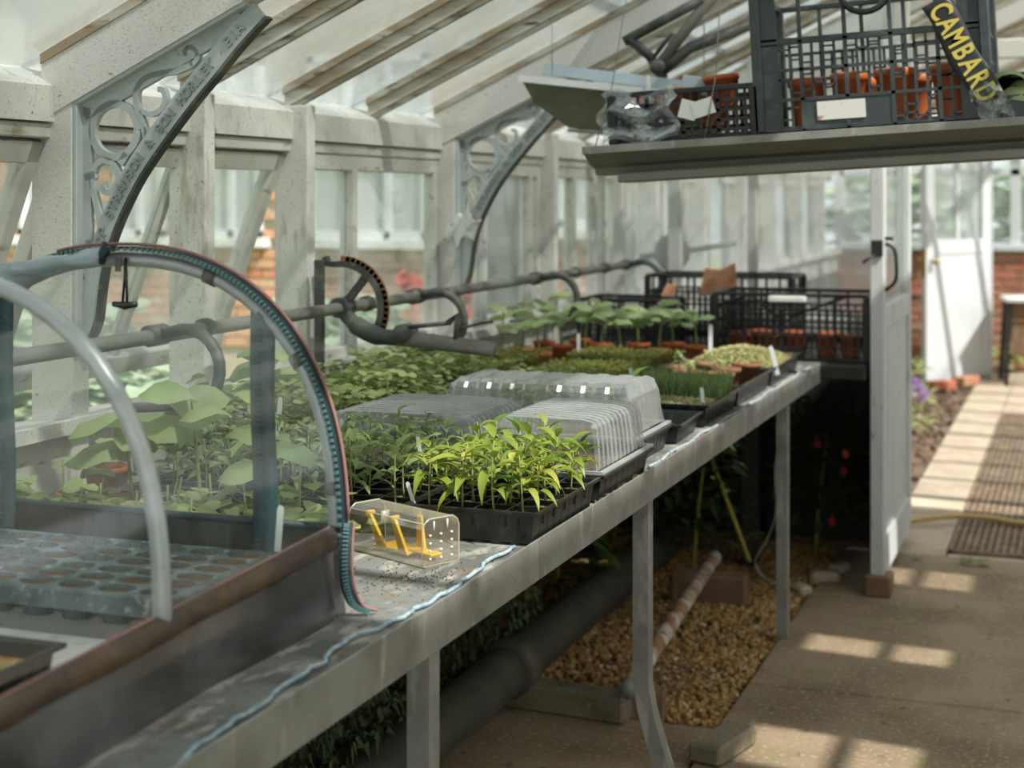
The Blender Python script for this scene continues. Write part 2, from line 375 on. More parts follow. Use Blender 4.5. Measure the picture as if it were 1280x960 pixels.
M['cane'] = surf('yellow_green_cane', (.30,.27,.04), .6)
M['rusty_tube'] = surf('white_tube_stained_rust', (.50,.47,.42), .75, [(9,.42,.58,(.30,.155,.075),(1,1,.4)), (30,.55,.65,(.20,.10,.05))], obj=False)
M['grass'] = surf('outdoor_grass', (.20,.27,.10), .9, [(6,.45,.6,(.30,.35,.17))], bump=.5)
M['sage'] = surf('pale_sage_leaves', (.33,.42,.29), .7, [(5,.5,.7,(.24,.33,.20))], transl=.3)
M['hedge'] = surf('dark_outdoor_foliage', (.06,.11,.045), .8, [(6,.5,.65,(.13,.17,.06))], transl=.25)
M['redflower'] = surf('red_petals', (.55,.045,.03), .6, transl=.3)
M['purple'] = surf('purple_petals', (.38,.22,.48), .6, transl=.3)
M['fuchsia'] = surf('fuchsia_petals', (.42,.03,.09), .5, transl=.3)
M['pepper'] = surf('bright_pepper_leaf', {'s': 3, 'stops': [(.34,(.14,.225,.025)),(.52,(.245,.32,.04)),(.68,(.46,.44,.08))]}, .45, transl=.35)
M['pepper_dark'] = surf('dark_pepper_leaf', {'s': 3, 'stops': [(.34,(.07,.15,.03)),(.60,(.14,.23,.04))]}, .45, transl=.3)
M['stem'] = surf('pale_green_stem', (.25,.28,.08), .6, transl=.1)
M['tomato'] = surf('tomato_leaf', {'s': 3, 'stops': [(.34,(.17,.25,.08)),(.62,(.33,.42,.17))]}, .6, transl=.3)
M['cuc'] = surf('soft_round_leaf', {'s': 2, 'stops': [(.34,(.25,.36,.15)),(.62,(.41,.50,.24))]}, .6, transl=.35)
M['pea'] = surf('small_fresh_leaf', {'s': 3, 'stops': [(.32,(.22,.32,.09)),(.62,(.46,.53,.23))]}, .6, transl=.35)
M['moss'] = surf('dense_sprout_green', {'s': 8, 'stops': [(.32,(.13,.16,.03)),(.62,(.27,.28,.06))]}, .7, transl=.3)
M['mosspale'] = surf('pale_yellow_sprouts', {'s': 8, 'stops': [(.32,(.36,.36,.15)),(.62,(.52,.48,.24))]}, .7, transl=.3)
M['chive'] = surf('chive_green', (.22,.32,.12), .6, transl=.3)
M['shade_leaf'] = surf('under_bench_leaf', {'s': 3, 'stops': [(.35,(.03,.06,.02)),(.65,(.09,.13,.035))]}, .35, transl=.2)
M['paper'] = surf('white_paper_tag', (.70,.71,.70), .7)
M['soiled_label'] = surf('soiled_white_label', (.66,.65,.63), .6, [(22,.60,.68,(.34,.20,.13))], obj=False)
GRM = surf('rusty_brown_grating', (.17,.115,.075), .8, [(14,.45,.65,(.27,.20,.14))], obj=False)
M['black_tape'] = surf('black_printed_film', (.022,.024,.026), .3)
M['yellow_print'] = surf('yellow_print', (.60,.50,.10), .5)
M['blue_label'] = surf('blue_grey_label', (.33,.40,.45), .5)
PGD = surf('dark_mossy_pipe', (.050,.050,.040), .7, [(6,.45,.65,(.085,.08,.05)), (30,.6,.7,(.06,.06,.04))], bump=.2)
# ================================================================== STRUCTURE
WX = -2.0; BR = 2.76; BAY = .53; K = .475           # left wall face, first bracket post, bay, roof pitch
PART_Y = 6.75; END_Y = 13.65; RX = .10; EX = 2.2    # partition, end wall, ridge, right wall
def post_y(i): return BR + BAY * i
def roof_z(x, off=0.0):                              # underside line of the main rafters
    return 1.647 + K * ((x if x <= RX else 2*RX - x) - WX) + off

# ---- floor
floor = setting('floor')
MB().box((-2.2,-1.5,-.16), (2.6,14.6,-.07)).build('earth_base', M['soil'], floor)
def slab(a, b, z, mat='concrete', name='concrete_slab', rz=0.0, t=.065):
    m = MB().cbox((a[0],a[1],-t), (b[0],b[1],0), .006)
    return m.build(name, M[mat], floor, (0,0,z))
slab((-.945,-1.4), (1.1,2.3), 0); slab((-.945,2.305), (1.1,4.595), 0); slab((-.945,4.608), (1.1,6.50), 0)
slab((1.105,-1.4), (2.2,6.5), -.005)
slab((-2.0,-1.4), (-.955,2.9), -.008); slab((-2.0,2.905), (-.955,4.20), -.008)
y = 6.51                                             # slabs of the far path: a pale strip beside the grating
for i in range(8):
    L = .88
    slab((-.80,y), (-.535,y+L-.008), -.004 + .002*(i % 2), 'slab_pale', 'path_slab')
    slab((.26,y), (1.4,y+L-.008), -.004 - .002*(i % 2), 'slab_pale', 'path_slab'); y += L
for i in range(3):
    slab((-.53,10.95+i*.88), (.255,10.95+(i+1)*.88-.008), -.004, 'slab_pale', 'path_slab')
slab((-.53,6.51), (.255,6.60), -.012, 'slab_pale', 'path_slab')
MB().box((-2.0,4.2,-.1), (-.95,6.70,-.022)).build('gravel_base', M['gravel_bed'], floor)
# the bed of ochre gravel, one mass of small stones
def stones(n, fn, rmin, rmax, seed):
    rnd = random.Random(seed); m = MB()
    ico = [(0,0,1),(.89,0,.45),(.28,.85,.45),(-.72,.53,.45),(-.72,-.53,.45),(.28,-.85,.45),(.72,.53,-.45),(-.28,.85,-.45),(-.89,0,-.45),(-.28,-.85,-.45),(.72,-.53,-.45),(0,0,-1)]
    fc = [(0,1,2),(0,2,3),(0,3,4),(0,4,5),(0,5,1),(1,6,2),(2,7,3),(3,8,4),(4,9,5),(5,10,1),(6,7,2),(7,8,3),(8,9,4),(9,10,5),(10,6,1),(11,7,6),(11,8,7),(11,9,8),(11,10,9),(11,6,10)]
    for i in range(n):
        p = fn(rnd); r = rnd.uniform(rmin, rmax); E = Euler((rnd.random()*6, rnd.random()*6, rnd.random()*6)).to_matrix()
        sc = Vector((r*rnd.uniform(.8,1.35), r*rnd.uniform(.7,1.1), r*rnd.uniform(.5,.8)))
        vs = []
        for q in ico:
            w = E @ Vector((q[0]*sc.x, q[1]*sc.y, q[2]*sc.z)); vs.append((p[0]+w.x, p[1]+w.y, p[2]+w.z))
        m.add(vs, fc)
    m.smooth = False; return m
def gpos(r):
    x = r.uniform(-1.97,-.955); y = r.uniform(4.24,6.55); return (x, y, -.018 + .012*math.sin(x*9)*math.sin(y*5))
g = stones(9000, gpos, .008, .016, 3).build('ochre_gravel', M['gravel'], None, kind='stuff')
tag(g, 'ochre gravel bed under the greenhouse bench', 'gravel')
# soil bed beside the far path
MB().box((-2.0,6.85,-.1), (-.81,13.6,-.03)).build('soil_bed', M['soil'], floor)
sb = stones(700, lambda r: (r.uniform(-1.6,-.82), r.uniform(7.2,12.6), -.02), .012, .03, 5).build('soil_clods', M['soil'], floor, kind='stuff')

# ---- left wall: low wall, sill, posts, eaves beam
wl = setting('wall_left')
for (y0, y1) in ((-1.4, PART_Y), (PART_Y+.02, END_Y)):
    MB().cbox((-2.16,y0,-.05), (-2.03,y1,.80), .004).build('dwarf_wall', M['damp_wall'], wl)
    MB().cbox((-2.05,y0,.80), (-2.015,y1,.955), .003).build('sill_board', M['paint2'], wl)
    m = MB(); m.add([(-2.15,y0,.93),(-1.975,y0,.955),(-1.975,y1,.955),(-2.15,y1,.93),(-2.15,y0,.965),(-1.975,y0,.985),(-1.975,y1,.985),(-2.15,y1,.965)],
                   [(3,2,1,0),(4,5,6,7),(0,1,5,4),(1,2,6,5),(2,3,7,6),(3,0,4,7)]); m.build('window_sill', M['paint'], wl)
    m = MB()
    z0 = 1.607; z1 = 1.682
    A = [(-2.14,z0),(-2.045,z0),(-2.045,z1),(-2.062,z1+.012),(-2.14,z1+.045)]
    m.add([(x,y0,z) for x,z in A]+[(x,y1,z) for x,z in A], [(0,1,2,3,4)[::-1],(5,6,7,8,9)]+[(i,(i+1)%5,5+(i+1)%5,5+i) for i in range(5)])
    m.build('eaves_beam', M['paint'], wl)
    MB().cbox((-2.12,y0,1.572), (-2.055,y1,1.603), .003).build('head_rail', M['paint2'], wl)
posts = [-4,-3,-2,-1,0,1,2,4,6,8]
for i in posts:
    y0 = post_y(i); w = .062 if i % 4 == 0 else .045
    m = MB(); zt = 1.715 if i % 4 == 0 else 1.70
    m.cbox((-2.105,y0,.80), (WX,y0+w,zt), .004); m.build('post', M['paint'] if i % 4 else M['rafter'], wl)
for i in range(9, 22, 2):
    y0 = post_y(i)
    if y0 < END_Y - .1: MB().cbox((-2.105,y0,.80), (WX,y0+.045,1.70), .004).build('post', M['paint'], wl)
# fixed mullions and panes of the bays that stay shut
def fixed_window(n, y0, y1, mull):
    w = setting('window_%d' % n)
    m = MB(); X0, X1 = -2.10, -2.06
    m.cbox((X0,y0,1.525), (X1,y1,1.572), .003); m.cbox((X0,y0,.965), (X1,y1,1.005), .003)
    m.cbox((X0,y0,1.0), (X1,y0+.035,1.53), .003); m.cbox((X0,y1-.035,1.0), (X1,y1,1.53), .003)
    m.build('window_frame', M['paint2'], w)
    for ym in mull: MB().cbox((X0-.002,ym,1.0), (X1+.006,ym+.028,1.53), .003).build('mullion', M['paint2'], w)
    ys = [y0+.03] + [q for ym in mull for q in (ym, ym+.028)] + [y1-.03]
    for a, b in zip(ys[0::2], ys[1::2]): MB().box((-2.083,a,1.0), (-2.079,b,1.53)).build('glass_pane', M['pane'], w)
fixed_window(3, post_y(2)+.046, post_y(4)-.002, [4.215])
fixed_window(4, post_y(4)+.063, post_y(6)-.002, [5.30, 5.80])
fixed_window(5, post_y(6)+.046, post_y(7.45), [6.36])
yy = PART_Y+.06; n = 6
while yy < END_Y - .6:
    fixed_window(n, yy, yy+1.01, [yy+.49]); yy += 1.06; n += 1
# top-hung sashes standing open in the near bays
def sash(n, y0, y1, ang, mull=()):
    w = setting('window_%d' % n, (-2.085,0,1.57)); w.rotation_euler = (0, R(ang), 0)   # foot swings outward
    H = .60; m = MB(); X0, X1 = -.02, .02
    m.cbox((X0,y0,-.048), (X1,y1,0), .003); m.cbox((X0,y0,-H), (X1,y1,-H+.05), .003)
    m.cbox((X0,y0,-H), (X1,y0+.042,0), .003); m.cbox((X0,y1-.042,-H), (X1,y1,0), .003)
    m.build('window_frame', M['paint2'], w)
    ys = [y0+.04] + [q for ym in mull for q in (ym, ym+.024)] + [y1-.04]
    for ym in mull: MB().cbox((X0+.004,ym,-H+.04), (X1-.004,ym+.024,-.04), .002).build('mullion', M['paint2'], w)
    for a, b in zip(ys[0::2], ys[1::2]): MB().box((-.002,a,-H+.045), (.002,b,-.045)).build('glass_pane', M['pane'], w)
sash(1, post_y(-2)+.065, post_y(0)-.004, 21, (post_y(-1)+.1,)); sash(2, post_y(0)+.066, post_y(2)-.004, 21, (post_y(1)+.01,))

# ---- roof: main rafters, glazing bars, panes
roof = setting('ceiling')
def rafter(y, w, lo, hi, mat, name, x0=-2.075, left=True, xe=RX):
    f = roof_z
    m = MB(); xs = (x0, RX) if left else (RX, EX+.05)
    vs = []
    for x in xs:
        for (dy, o) in ((0,lo),(w,lo),(w,hi),(0,hi)): vs.append((x, y+dy, f(x, o)))
    m.add(vs, [(3,2,1,0),(4,5,6,7),(0,1,5,4),(1,2,6,5),(2,3,7,6),(3,0,4,7)])
    return m.build(name, M[mat], roof)
GZ = .142
ys_all = []
sun_slots = [(4.25,4.43), (5.23,5.48), (3.20,3.49), (2.18,2.48), (1.18,1.48), (.2,.5)]  # gaps in the unseen slope, placed for the sun patches on the floor
i = -8
while post_y(i) < END_Y:
    y = post_y(i)
    if y > -1.6:
        ys_all.append(y)
        for left in (True, False):
            if not left and i % 4 and any(a-.05 < y < b for a, b in sun_slots): continue
            if left or y > PART_Y:
                ww = .056 if i % 4 == 0 else .042
                for dy in (-.009, ww-.002): rafter(y+dy, .011, .118, .139, 'putty', 'putty_fillet', left=left)
            if i % 4 == 0: rafter(y-.004, .060, 0.0, .136, 'rafter', 'rafter', left=left)
            else:
                rafter(y+.004, .034, .082, .136, 'bar', 'glazing_bar', left=left)
                rafter(y+.012, .018, .068, .083, 'bar', 'glazing_bar_nib', left=left)
    i += 1
def pane(y0, y1, xa, xb, mat, dz=0.0):
    o = GZ + dz; m = MB()
    vs = [(xa,y0,roof_z(xa,o)),(xb,y0,roof_z(xb,o)),(xb,y1,roof_z(xb,o)),(xa,y1,roof_z(xa,o))]
    m.add(vs + [(a,b,c+.004) for a,b,c in vs], [(0,1,2,3),(7,6,5,4),(0,1,5,4),(1,2,6,5),(2,3,7,6),(3,0,4,7)])
    return m.build('glass_pane', M[mat], roof)
for a, b in zip(ys_all, ys_all[1:]):
    far = a > PART_Y - .2
    for (xa, xb, dz) in ((-2.22,-1.42,0), (-1.46,-.66,.005), (-.70,RX,.010)):
        pane(a+.006, b+.03, xa, xb, 'roof_clear' if far else 'roof_pane', dz)
    if far:
        for (xa, xb, dz) in ((RX,.80,.010), (.76,1.5,.005), (1.46,EX+.1,0)): pane(a+.006, b+.03, xa, xb, 'roof_clear', dz)
# unseen right slope: shading panes added, clear slots placed to throw sun patches
edges = sorted(sun_slots); y = -1.5
for (a, b) in edges + [(PART_Y, PART_Y)]:
    pane(y, b, RX, .45, 'roof_clear' if y > 1.4 else 'shade_pane', .012)  # upper strip made clear only where sun should reach the bench
    pane(y, a, .44, EX+.1, 'shade_pane')
    if b > a:
        pane(a, b, .44, .945, 'shade_pane', .004); pane(a, b, 1.275, EX+.1, 'shade_pane', .004)
        pane(a, b, .94, 1.28, 'roof_clear', .008)
        x = 1.125; MB().box((x-.015,a-.02,roof_z(x,.12)), (x+.015,b+.02,roof_z(x,.16))).build('glazing_bar', M['bar'], roof)  # bar added to split each sun patch
    y = b
MB().cbox((RX-.018,-1.5,roof_z(RX)+.06), (RX+.018,END_Y,roof_z(RX)+.17), .006).build('ridge_board', M['rafter'], roof)

# ---- right wall (beyond the frame) so that light comes in as in a glasshouse
wr = setting('wall_right')
MB().cbox((EX,-1.4,-.05), (EX+.12,END_Y,.95), .004).build('dwarf_wall', M['paint2'], wr)
MB().cbox((EX,-1.4,1.6), (EX+.1,END_Y,1.72), .004).build('eaves_beam', M['paint'], wr)
for i in range(-7, 21, 2):
    MB().cbox((EX,post_y(i),.95), (EX+.1,post_y(i)+.05,1.6), .004).build('post', M['paint'], wr)

# ---- partition with fogged glass, its posts, and the doorway on its right
wp = setting('wall_partition')
MB().cbox((-2.0,PART_Y,-.02), (-.72,PART_Y+.05,.86), .004).build('lower_board', M['dark_wood'], wp)
MB().cbox((-2.0,PART_Y-.02,.86), (-.72,PART_Y+.06,.93), .004).build('partition_rail', M['paint'], wp)
for x0, x1 in ((-2.0,-1.955), (-1.745,-1.685), (-1.385,-1.345), (-.765,-.70)):
    zt = roof_z(x1)
    MB().cbox((x0,PART_Y,.93), (x1,PART_Y+.045,zt+.10), .004).build('partition_post', M['paint'], wp)
MB().cbox((.12,PART_Y,0), (.18,PART_Y+.05,2.6), .004).build('partition_post', M['paint'], wp)
for x0, x1 in ((-1.955,-1.745), (-1.685,-1.385), (-1.345,-.765)):
    m = MB(); y = PART_Y+.02
    m.add([(x0,y,.93),(x1,y,.93),(x1,y,roof_z(x1,.08)),(x0,y,roof_z(x0,.08))], [(0,1,2,3)]); m.build('glass_pane', M['part_pane'], wp)
MB().cbox((-.72,PART_Y,2.02), (.14,PART_Y+.045,2.1), .004).build('door_head', M['paint'], wp)
m = MB(); y = PART_Y+.02
m.add([(.18,y,.9),(EX,y,.9),(EX,y,roof_z(EX,.1)),(.18,y,roof_z(.18,.1))], [(0,1,2,3)]); m.build('glass_pane', M['part_pane'], wp)
MB().cbox((.18,PART_Y,0), (EX,PART_Y+.05,.9), .004).build('lower_board', M['dark_wood'], wp)

# ---- door_1: the near door, standing open towards us beside the bench
d1 = setting('door_1', (-.735,6.73,.06))
L = .955                                             # leaf runs back along -Y from the hinge
m = MB(); T0, T1 = 0.0, .048
m.cbox((T0,-L,0), (T1,-L+.085,2.0), .003); m.cbox((T0,-.085,0), (T1,0,2.0), .003)
for z0, z1 in ((0,.14), (.90,.985), (1.90,2.0)): m.cbox((T0,-L+.085,z0), (T1,-.085,z1), .003)
m.build('door_frame', M['door_worn'], d1)
for k in range(6):
    a = -L+.085+k*(L-.17)/6; MB().cbox((T0+.008,a,.14), (T1-.010,a+(L-.17)/6-.002,.90), .003).build('door_board', M['door_worn'], d1)
MB().box((T0+.022,-L+.085,.985), (T0+.026,-.085,1.90)).build('glass_pane', M['pane'], d1)
m = MB(); zl = 1.20; m.cbox((.004,-L-.012,zl-.03), (.046,-L,zl+.03), .003); lt = m.build('latch_box', M['black_iron'], d1)
MB().tube([(.02,-L-.012,zl-.02),(.01,-L-.035,zl-.03),(-.02,-L-.055,zl-.05)], .006, 6).build('latch_lever', M['black_iron'], lt)
MB().tube(spline([(T1,-L+.04,1.215),(T1+.03,-L+.04,1.20),(T1+.04,-L+.04,1.15),(T1+.036,-L+.04,1.08),(T1,-L+.04,1.045)], 5), .007, 6).build('door_handle', M['black_iron'], d1)
MB().tube([(T1,-L+.04,1.235),(T1+.03,-L+.04,1.235)], .007, 6).build('thumb_latch', M['black_iron'], d1)
wb = MB().cbox((-.045,-.06,0), (.045,.06,.075), .006).build('timber_block', M['wood'], None, (-.705,5.80,0)); tag(wb, 'brown timber block under the foot of the open near door', 'block')

# ---- end wall of the far house: bricks, sill, windows
we = setting('wall_end')
MB().box((-2.1,END_Y+.012,-.05), (2.3,END_Y+.2,.99)).build('mortar', M['mortar'], we)
bm = MB().cbox((-.1075,-.01,-.0325), (.1075,.06,.0325), .004).mesh('brick', M['brick_red'])
rnd = random.Random(4)
for r in range(13):
    for c in range(12):
        x = -2.0 + c*.225 + (.1125 if r % 2 else 0)
        if x > .75: continue
        put('brick', bm, we, (x, END_Y+.006+rnd.uniform(-.004,.004), .036+r*.075), (0, rnd.uniform(-.01,.01), 0), (rnd.uniform(.97,1.0),1,rnd.uniform(.93,1.0)))
MB().cbox((-2.0,END_Y-.05,.99), (2.2,END_Y+.15,1.05), .006).build('window_sill', M['door_white'], we)
k = 0
for x in (-2.0,-1.62,-1.28,-.90,-.55,.0,.55,1.1,1.65,2.15):
    MB().cbox((x-.04,END_Y,1.05), (x+.04,END_Y+.07,2.75), .004).build('window_post', M['door_white'], we)
for a, b in ((-1.96,-1.66),(-1.58,-1.32),(-1.24,-.94),(-.86,-.59),(-.51,-.04),(.04,.51),(.59,1.06),(1.14,1.61),(1.69,2.11)):
    MB().box((a,END_Y+.03,1.05), (b,END_Y+.034,2.75)).build('glass_pane', M['pane'], we)
MB().cbox((-2.0,END_Y,1.62), (2.2,END_Y+.06,1.68), .004).build('window_transom', M['door_white'], we)

# ---- door_2: white far door swung open
p0 = Vector((-.73,13.0,.03)); p1 = Vector((-1.155,12.23,.03)); dv = p1-p0
d2 = setting('door_2', p0); d2.rotation_euler = (0,0,math.atan2(dv.y, dv.x)); L2 = dv.length
m = MB(); t = .022
m.cbox((0,-t,0), (.11,t,2.05), .003); m.cbox((L2-.11,-t,0), (L2,t,2.05), .003); m.cbox((.11,-t,.97), (L2-.11,t,1.08), .003); m.cbox((.11,-t,1.95), (L2-.11,t,2.05), .003)
m.build('door_frame', M['door_white'], d2)
MB().cbox((.11,-t+.012,0), (L2-.11,t-.008,.97), .003).build('door_panel', M['door_white'], d2)
MB().cbox((L2/2-.02,-.014,1.08), (L2/2+.02,.014,1.95), .003).build('glazing_bar', M['door_white'], d2)
MB().box((.11,-.002,1.08), (L2-.11,.002,1.95)).build('glass_pane', M['pane'], d2)
m = MB(); Mx = Matrix.Rotation(R(-90), 4, 'X'); Mx2 = Matrix.Rotation(R(90), 4, 'X')
m.lathe([(0,0),(.012,0),(.010,.03),(.026,.04),(.028,.052),(.016,.066),(0,.068)], 12, (L2-.055,t,.92), Mx)
m.lathe([(0,0),(.012,0),(.010,.03),(.026,.04),(.028,.052),(.016,.066),(0,.068)], 12, (L2-.055,-t,.92), Mx2)
m.build('door_handle', M['brass'], d2)
MB().cbox((L2-.002,-.018,.80), (L2+.004,.018,1.02), .001).build('lock_plate', M['brass'], d2)
MB().cbox((-.80,12.98,0), (-.70,13.08,2.3), .004).build('door_jamb', M['door_white'], we)
b = MB().cbox((-.11,-.055,-.035), (.11,.055,.035), .006).build('loose_brick', M['brick_red'], None, (-1.02,12.10,.03)); b.rotation_euler = (0,0,R(50)); tag(b, 'loose orange brick lying on the ground against the white far door', 'brick')
b2 = b.copy(); C.objects.link(b2); b2.location = (-.86,12.42,.035); b2.rotation_euler = (0,0,R(62)); b2['label'] = 'second loose brick propping the white far door, nearer its hinge'

# ---- outside: ground, brick building with windows, plants
gr = setting('ground'); MB().box((-40,-12,-.14), (-2.17,40,-.08)).build('lawn', M['grass'], gr)
MB().box((2.4,-12,-.14), (40,40,-.08)).build('lawn', M['grass'], gr); MB().box((-2.17,14.6,-.14), (2.4,40,-.08)).build('lawn', M['grass'], gr)
BY = 10.5
bd = thing('brick_building', 'orange brick building with white windows beyond the greenhouse side glass', 'building', (-6,BY,-.08))
def W(v): return Vector(v) - Vector((-6,BY,-.08))
m = MB(); m.box(W((-12,BY+.012,-.08)), W((-2.9,BY+.4,3.4))); m.build('wall', M['mortar'], bd)
bmesh_b = MB().cbox((-.1075,-.012,-.0325), (.1075,.06,.0325), .004).mesh('brick', M['brick'])
holes = [(-8.1,-7.45,1.13,2.5), (-7.2,-6.75,1.13,2.5), (-6.42,-5.88,1.13,2.5), (-5.5,-4.5,1.13,2.5), (-4.08,-3.66,-.1,2.1), (-3.52,-3.1,1.22,2.5)]
n = 0; rnd = random.Random(9); extra = MB()
for r in range(30):
    z = -.045 + r*.075
    for c in range(27):
        x = -8.7 + c*.225 + (.1125 if r % 2 else 0)
        if x > -3.0 or any(a-.09 < x < b_+.09 and c0-.06 < z < c1 for a,b_,c0,c1 in holes): continue
        if z < .28: continue
        p = W((x, BY+rnd.uniform(-.004,.004), z))
        if z < 1.2 and n < 298: put('brick', bmesh_b, bd, p, None, (rnd.uniform(.97,1.0),1,rnd.uniform(.93,1.0))); n += 1
        else: extra.box(p+Vector((-.1075,-.012,-.0325)), p+Vector((.1075,.05,.0325)))
extra.build('upper_brickwork', M['brick'], bd, kind='stuff')
def bwin(x0, x1, z0, z1, nm):
    f = MB(); y0 = BY-.03; y1 = BY+.03; w = .06
    f.cbox(W((x0,y0,z0)), W((x0+w,y1,z1)), .003); f.cbox(W((x1-w,y0,z0)), W((x1,y1,z1)), .003); f.cbox(W((x0,y0,z0)), W((x1,y1,z0+w)), .003); f.cbox(W((x0,y0,z1-w)), W((x1,y1,z1)), .003)
    for k in range(1, nm): xm = x0+(x1-x0)*k/nm; f.cbox(W((xm-.028,y0,z0)), W((xm+.028,y1,z1)), .003)
    f.cbox(W((x0,y0,(z0+z1)/2-.02)), W((x1,y1,(z0+z1)/2+.02)), .003)
    fo = f.build('window', M['door_white'], bd)
    MB().cbox(W((x0-.06,BY-.10,z0-.07)), W((x1+.06,BY+.02,z0)), .004).build('sill', M['white_board'], fo)
    MB().box(W((x0+w,BY+.002,z0+w)), W((x1-w,BY+.008,z1-w))).build('pane', BPANE, fo)
BPANE = surf('pale_reflecting_pane', (.34,.38,.38), .15, [(2,.4,.6,(.52,.55,.54),(1,1,.5))], obj=False)
for (a,b_,c0,c1), nm in zip([holes[i] for i in (0,1,2,3,5)], (2,2,2,3,1)): bwin(a, b_, c0, c1, nm)
dr = MB(); 
for k in range(4): dr.cbox(W((-4.08+k*.105,BY-.04,-.08)), W((-4.08+(k+1)*.105-.006,BY+.02,2.1)), .004)
dr.build('dark_boarded_door', M['dark_wood'], bd)
# ================================================================== IRONWORK ON THE WALL
def text_mesh(s, size, depth, font=None):
    cu = bpy.data.curves.new('letters', 'FONT'); cu.body = s; cu.size = size; cu.extrude = depth; cu.align_x = 'CENTER'; cu.align_y = 'CENTER'; cu.offset = size*.022
    o = bpy.data.objects.new('letters', cu); C.objects.link(o)
    dg = bpy.context.evaluated_depsgraph_get(); dg.update()
    me = bpy.data.meshes.new_from_object(o.evaluated_get(dg)); vs = [v.co.copy() for v in me.vertices]; fs = [tuple(p.vertices) for p in me.polygons]
    bpy.data.objects.remove(o); bpy.data.curves.remove(cu); bpy.data.meshes.remove(me); return vs, fs
BY0 = BR + .030                                      # plane of the first bracket's web
def bl(x, y):                                        # photograph point -> bracket coordinates (along the room, up)
    p = at_y(x, y, BY0); return (p.x - WX, p.z - 1.647)
def bls(pts): return [bl(*p) for p in pts]
def curve2(pts, n=6): return [(p.x, p.z) for p in spline([(a,0,b) for a,b in bls(pts)], n)]
br = thing('iron_bracket', 'grey iron roof bracket with ring, scrolls and raised lettering, on the nearer post', 'bracket', (WX, BY0, 1.647), group='iron roof brackets')
m = MB(); fw = .029
m.cbox((0,-fw,-.535), (.010,fw,.004), .002)                                            # flange against the post
a = bl(90,128); tip = bl(334,-14)
L = .5; u = Vector((1,0,K)).normalized(); n_ = Vector((-K,0,1)).normalized()
flen = .455
m.beam(Vector((0,0,-.003)), Vector((0,0,-.003))+u*flen, fw*2, .010, up=n_)              # flange under the rafter
m.build('flange', M['iron'], br)
m = MB(); t0, t1 = -.007, .007
m.stroke([(.016,-.53),(.016,-.01)], .026, t0, t1)
m.stroke([(.01+.0,-.022),(.01+u.x*(flen-.03),-.022+u.z*(flen-.03))], .036, t0, t1)
m.build('web', M['iron'], br)
strap = curve2([(334,20),(300,57),(272,92),(240,131),(205,178),(178,218),(158,256),(143,292),(133,325),(127,360),(122,400),(112,425)], 6)
cen = [(x-.0165, z+.0115) for x, z in strap]
st = MB().stroke(cen, [.043 - .009*i/len(cen) for i in range(len(cen))], -.009, .009).build('strap', M['iron'], br)
MB().stroke([(x+.004,z-.003) for x,z in strap], .007, -.013, .013).build('strap_flange', M['iron_dark'], br)
m = MB(); cx, cz = bl(145,163); rr = .056
m.stroke([(cx+rr*math.cos(R(k*12)), cz+rr*math.sin(R(k*12))) for k in range(31)], .016, t0, t1); m.build('ring', M['iron'], br)
m = MB()
m.stroke(curve2([(131,300),(125,268),(119,242),(117,222),(122,206),(133,200),(144,206),(149,220),(146,234),(138,241),(131,238),(129,231)]), .013, t0, t1)
m.stroke(curve2([(112,300),(116,310),(124,305)]), .010, t0, t1)
m.stroke([bl(108,222), bl(121,218)], .016, t0, t1)
m.build('scroll', M['iron'], br)
m = MB()
m.stroke(curve2([(184,172),(179,152),(172,130),(173,112),(183,98),(202,92),(222,89),(243,80)]), .013, t0, t1)
m.stroke(curve2([(177,138),(190,143),(203,137),(208,124),(205,113),(199,112)]), .011, t0, t1)
m.stroke(curve2([(240,82),(248,74),(247,64),(240,59),(233,64),(235,70)]), .010, t0, t1)
m.stroke([bl(160,192), bl(152,205)], .016, t0, t1); m.stroke([bl(182,165), bl(192,165)], .02, t0, t1)
m.build('scroll', M['iron'], br)
# raised lettering along the strap, read from its foot upwards
txt = 'OF STRAWSON & SON HORLEY  EIA'
path = [Vector((x,0,z)) for x, z in cen][::-1]
cum = [0]
for p, q in zip(path, path[1:]): cum.append(cum[-1] + (q-p).length)
def on_path(s):
    for i in range(len(path)-1):
        if cum[i+1] >= s:
            f = (s-cum[i])/max(1e-6, cum[i+1]-cum[i]); return path[i].lerp(path[i+1], f), (path[i+1]-path[i]).normalized()
    return path[-1], (path[-1]-path[-2]).normalized()
s0 = min(range(len(path)), key=lambda i: (path[i]-Vector((*[bl(133,303)[0]],0,bl(133,303)[1]))).length); s0 = cum[s0]
s1 = min(range(len(path)), key=lambda i: (path[i]-Vector((bl(302,42)[0],0,bl(302,42)[1]))).length); s1 = cum[s1]
for i, ch in enumerate(txt):
    if ch == ' ': continue
    p, t = on_path(s0 + (s1-s0)*i/(len(txt)-1)); vs, fs = text_mesh(ch, .029, .004)
    nn = Vector((-t.z,0,t.x))
    MB().add([p + t*v.x + nn*v.y + Vector((0,-.0095 - v.z,0)) for v in vs], fs).build('raised_letter', M['letter'], st)
br2 = dup(br, (WX, post_y(4)+.032, 1.647), label='second grey iron roof bracket, with a pale rag caught on it')
# pale rag on the second bracket
def rag(u_, v_):
    a = u_*2-1; b = v_
    return (a*.055 - .03*b, -.035 - .02*math.sin(a*3) , -.115*b*(1-.5*abs(a)) - .03*a*a + .012*math.sin(7*a+4*b))
rg = MB().grid(rag, 14, 10).build('pale_rag', M['white_board'], None, (WX+.055, post_y(4)+.0, 1.395), solid=.006, smooth=True)
tag(rg, 'pale crumpled rag hanging on the post below the second iron bracket', 'rag')

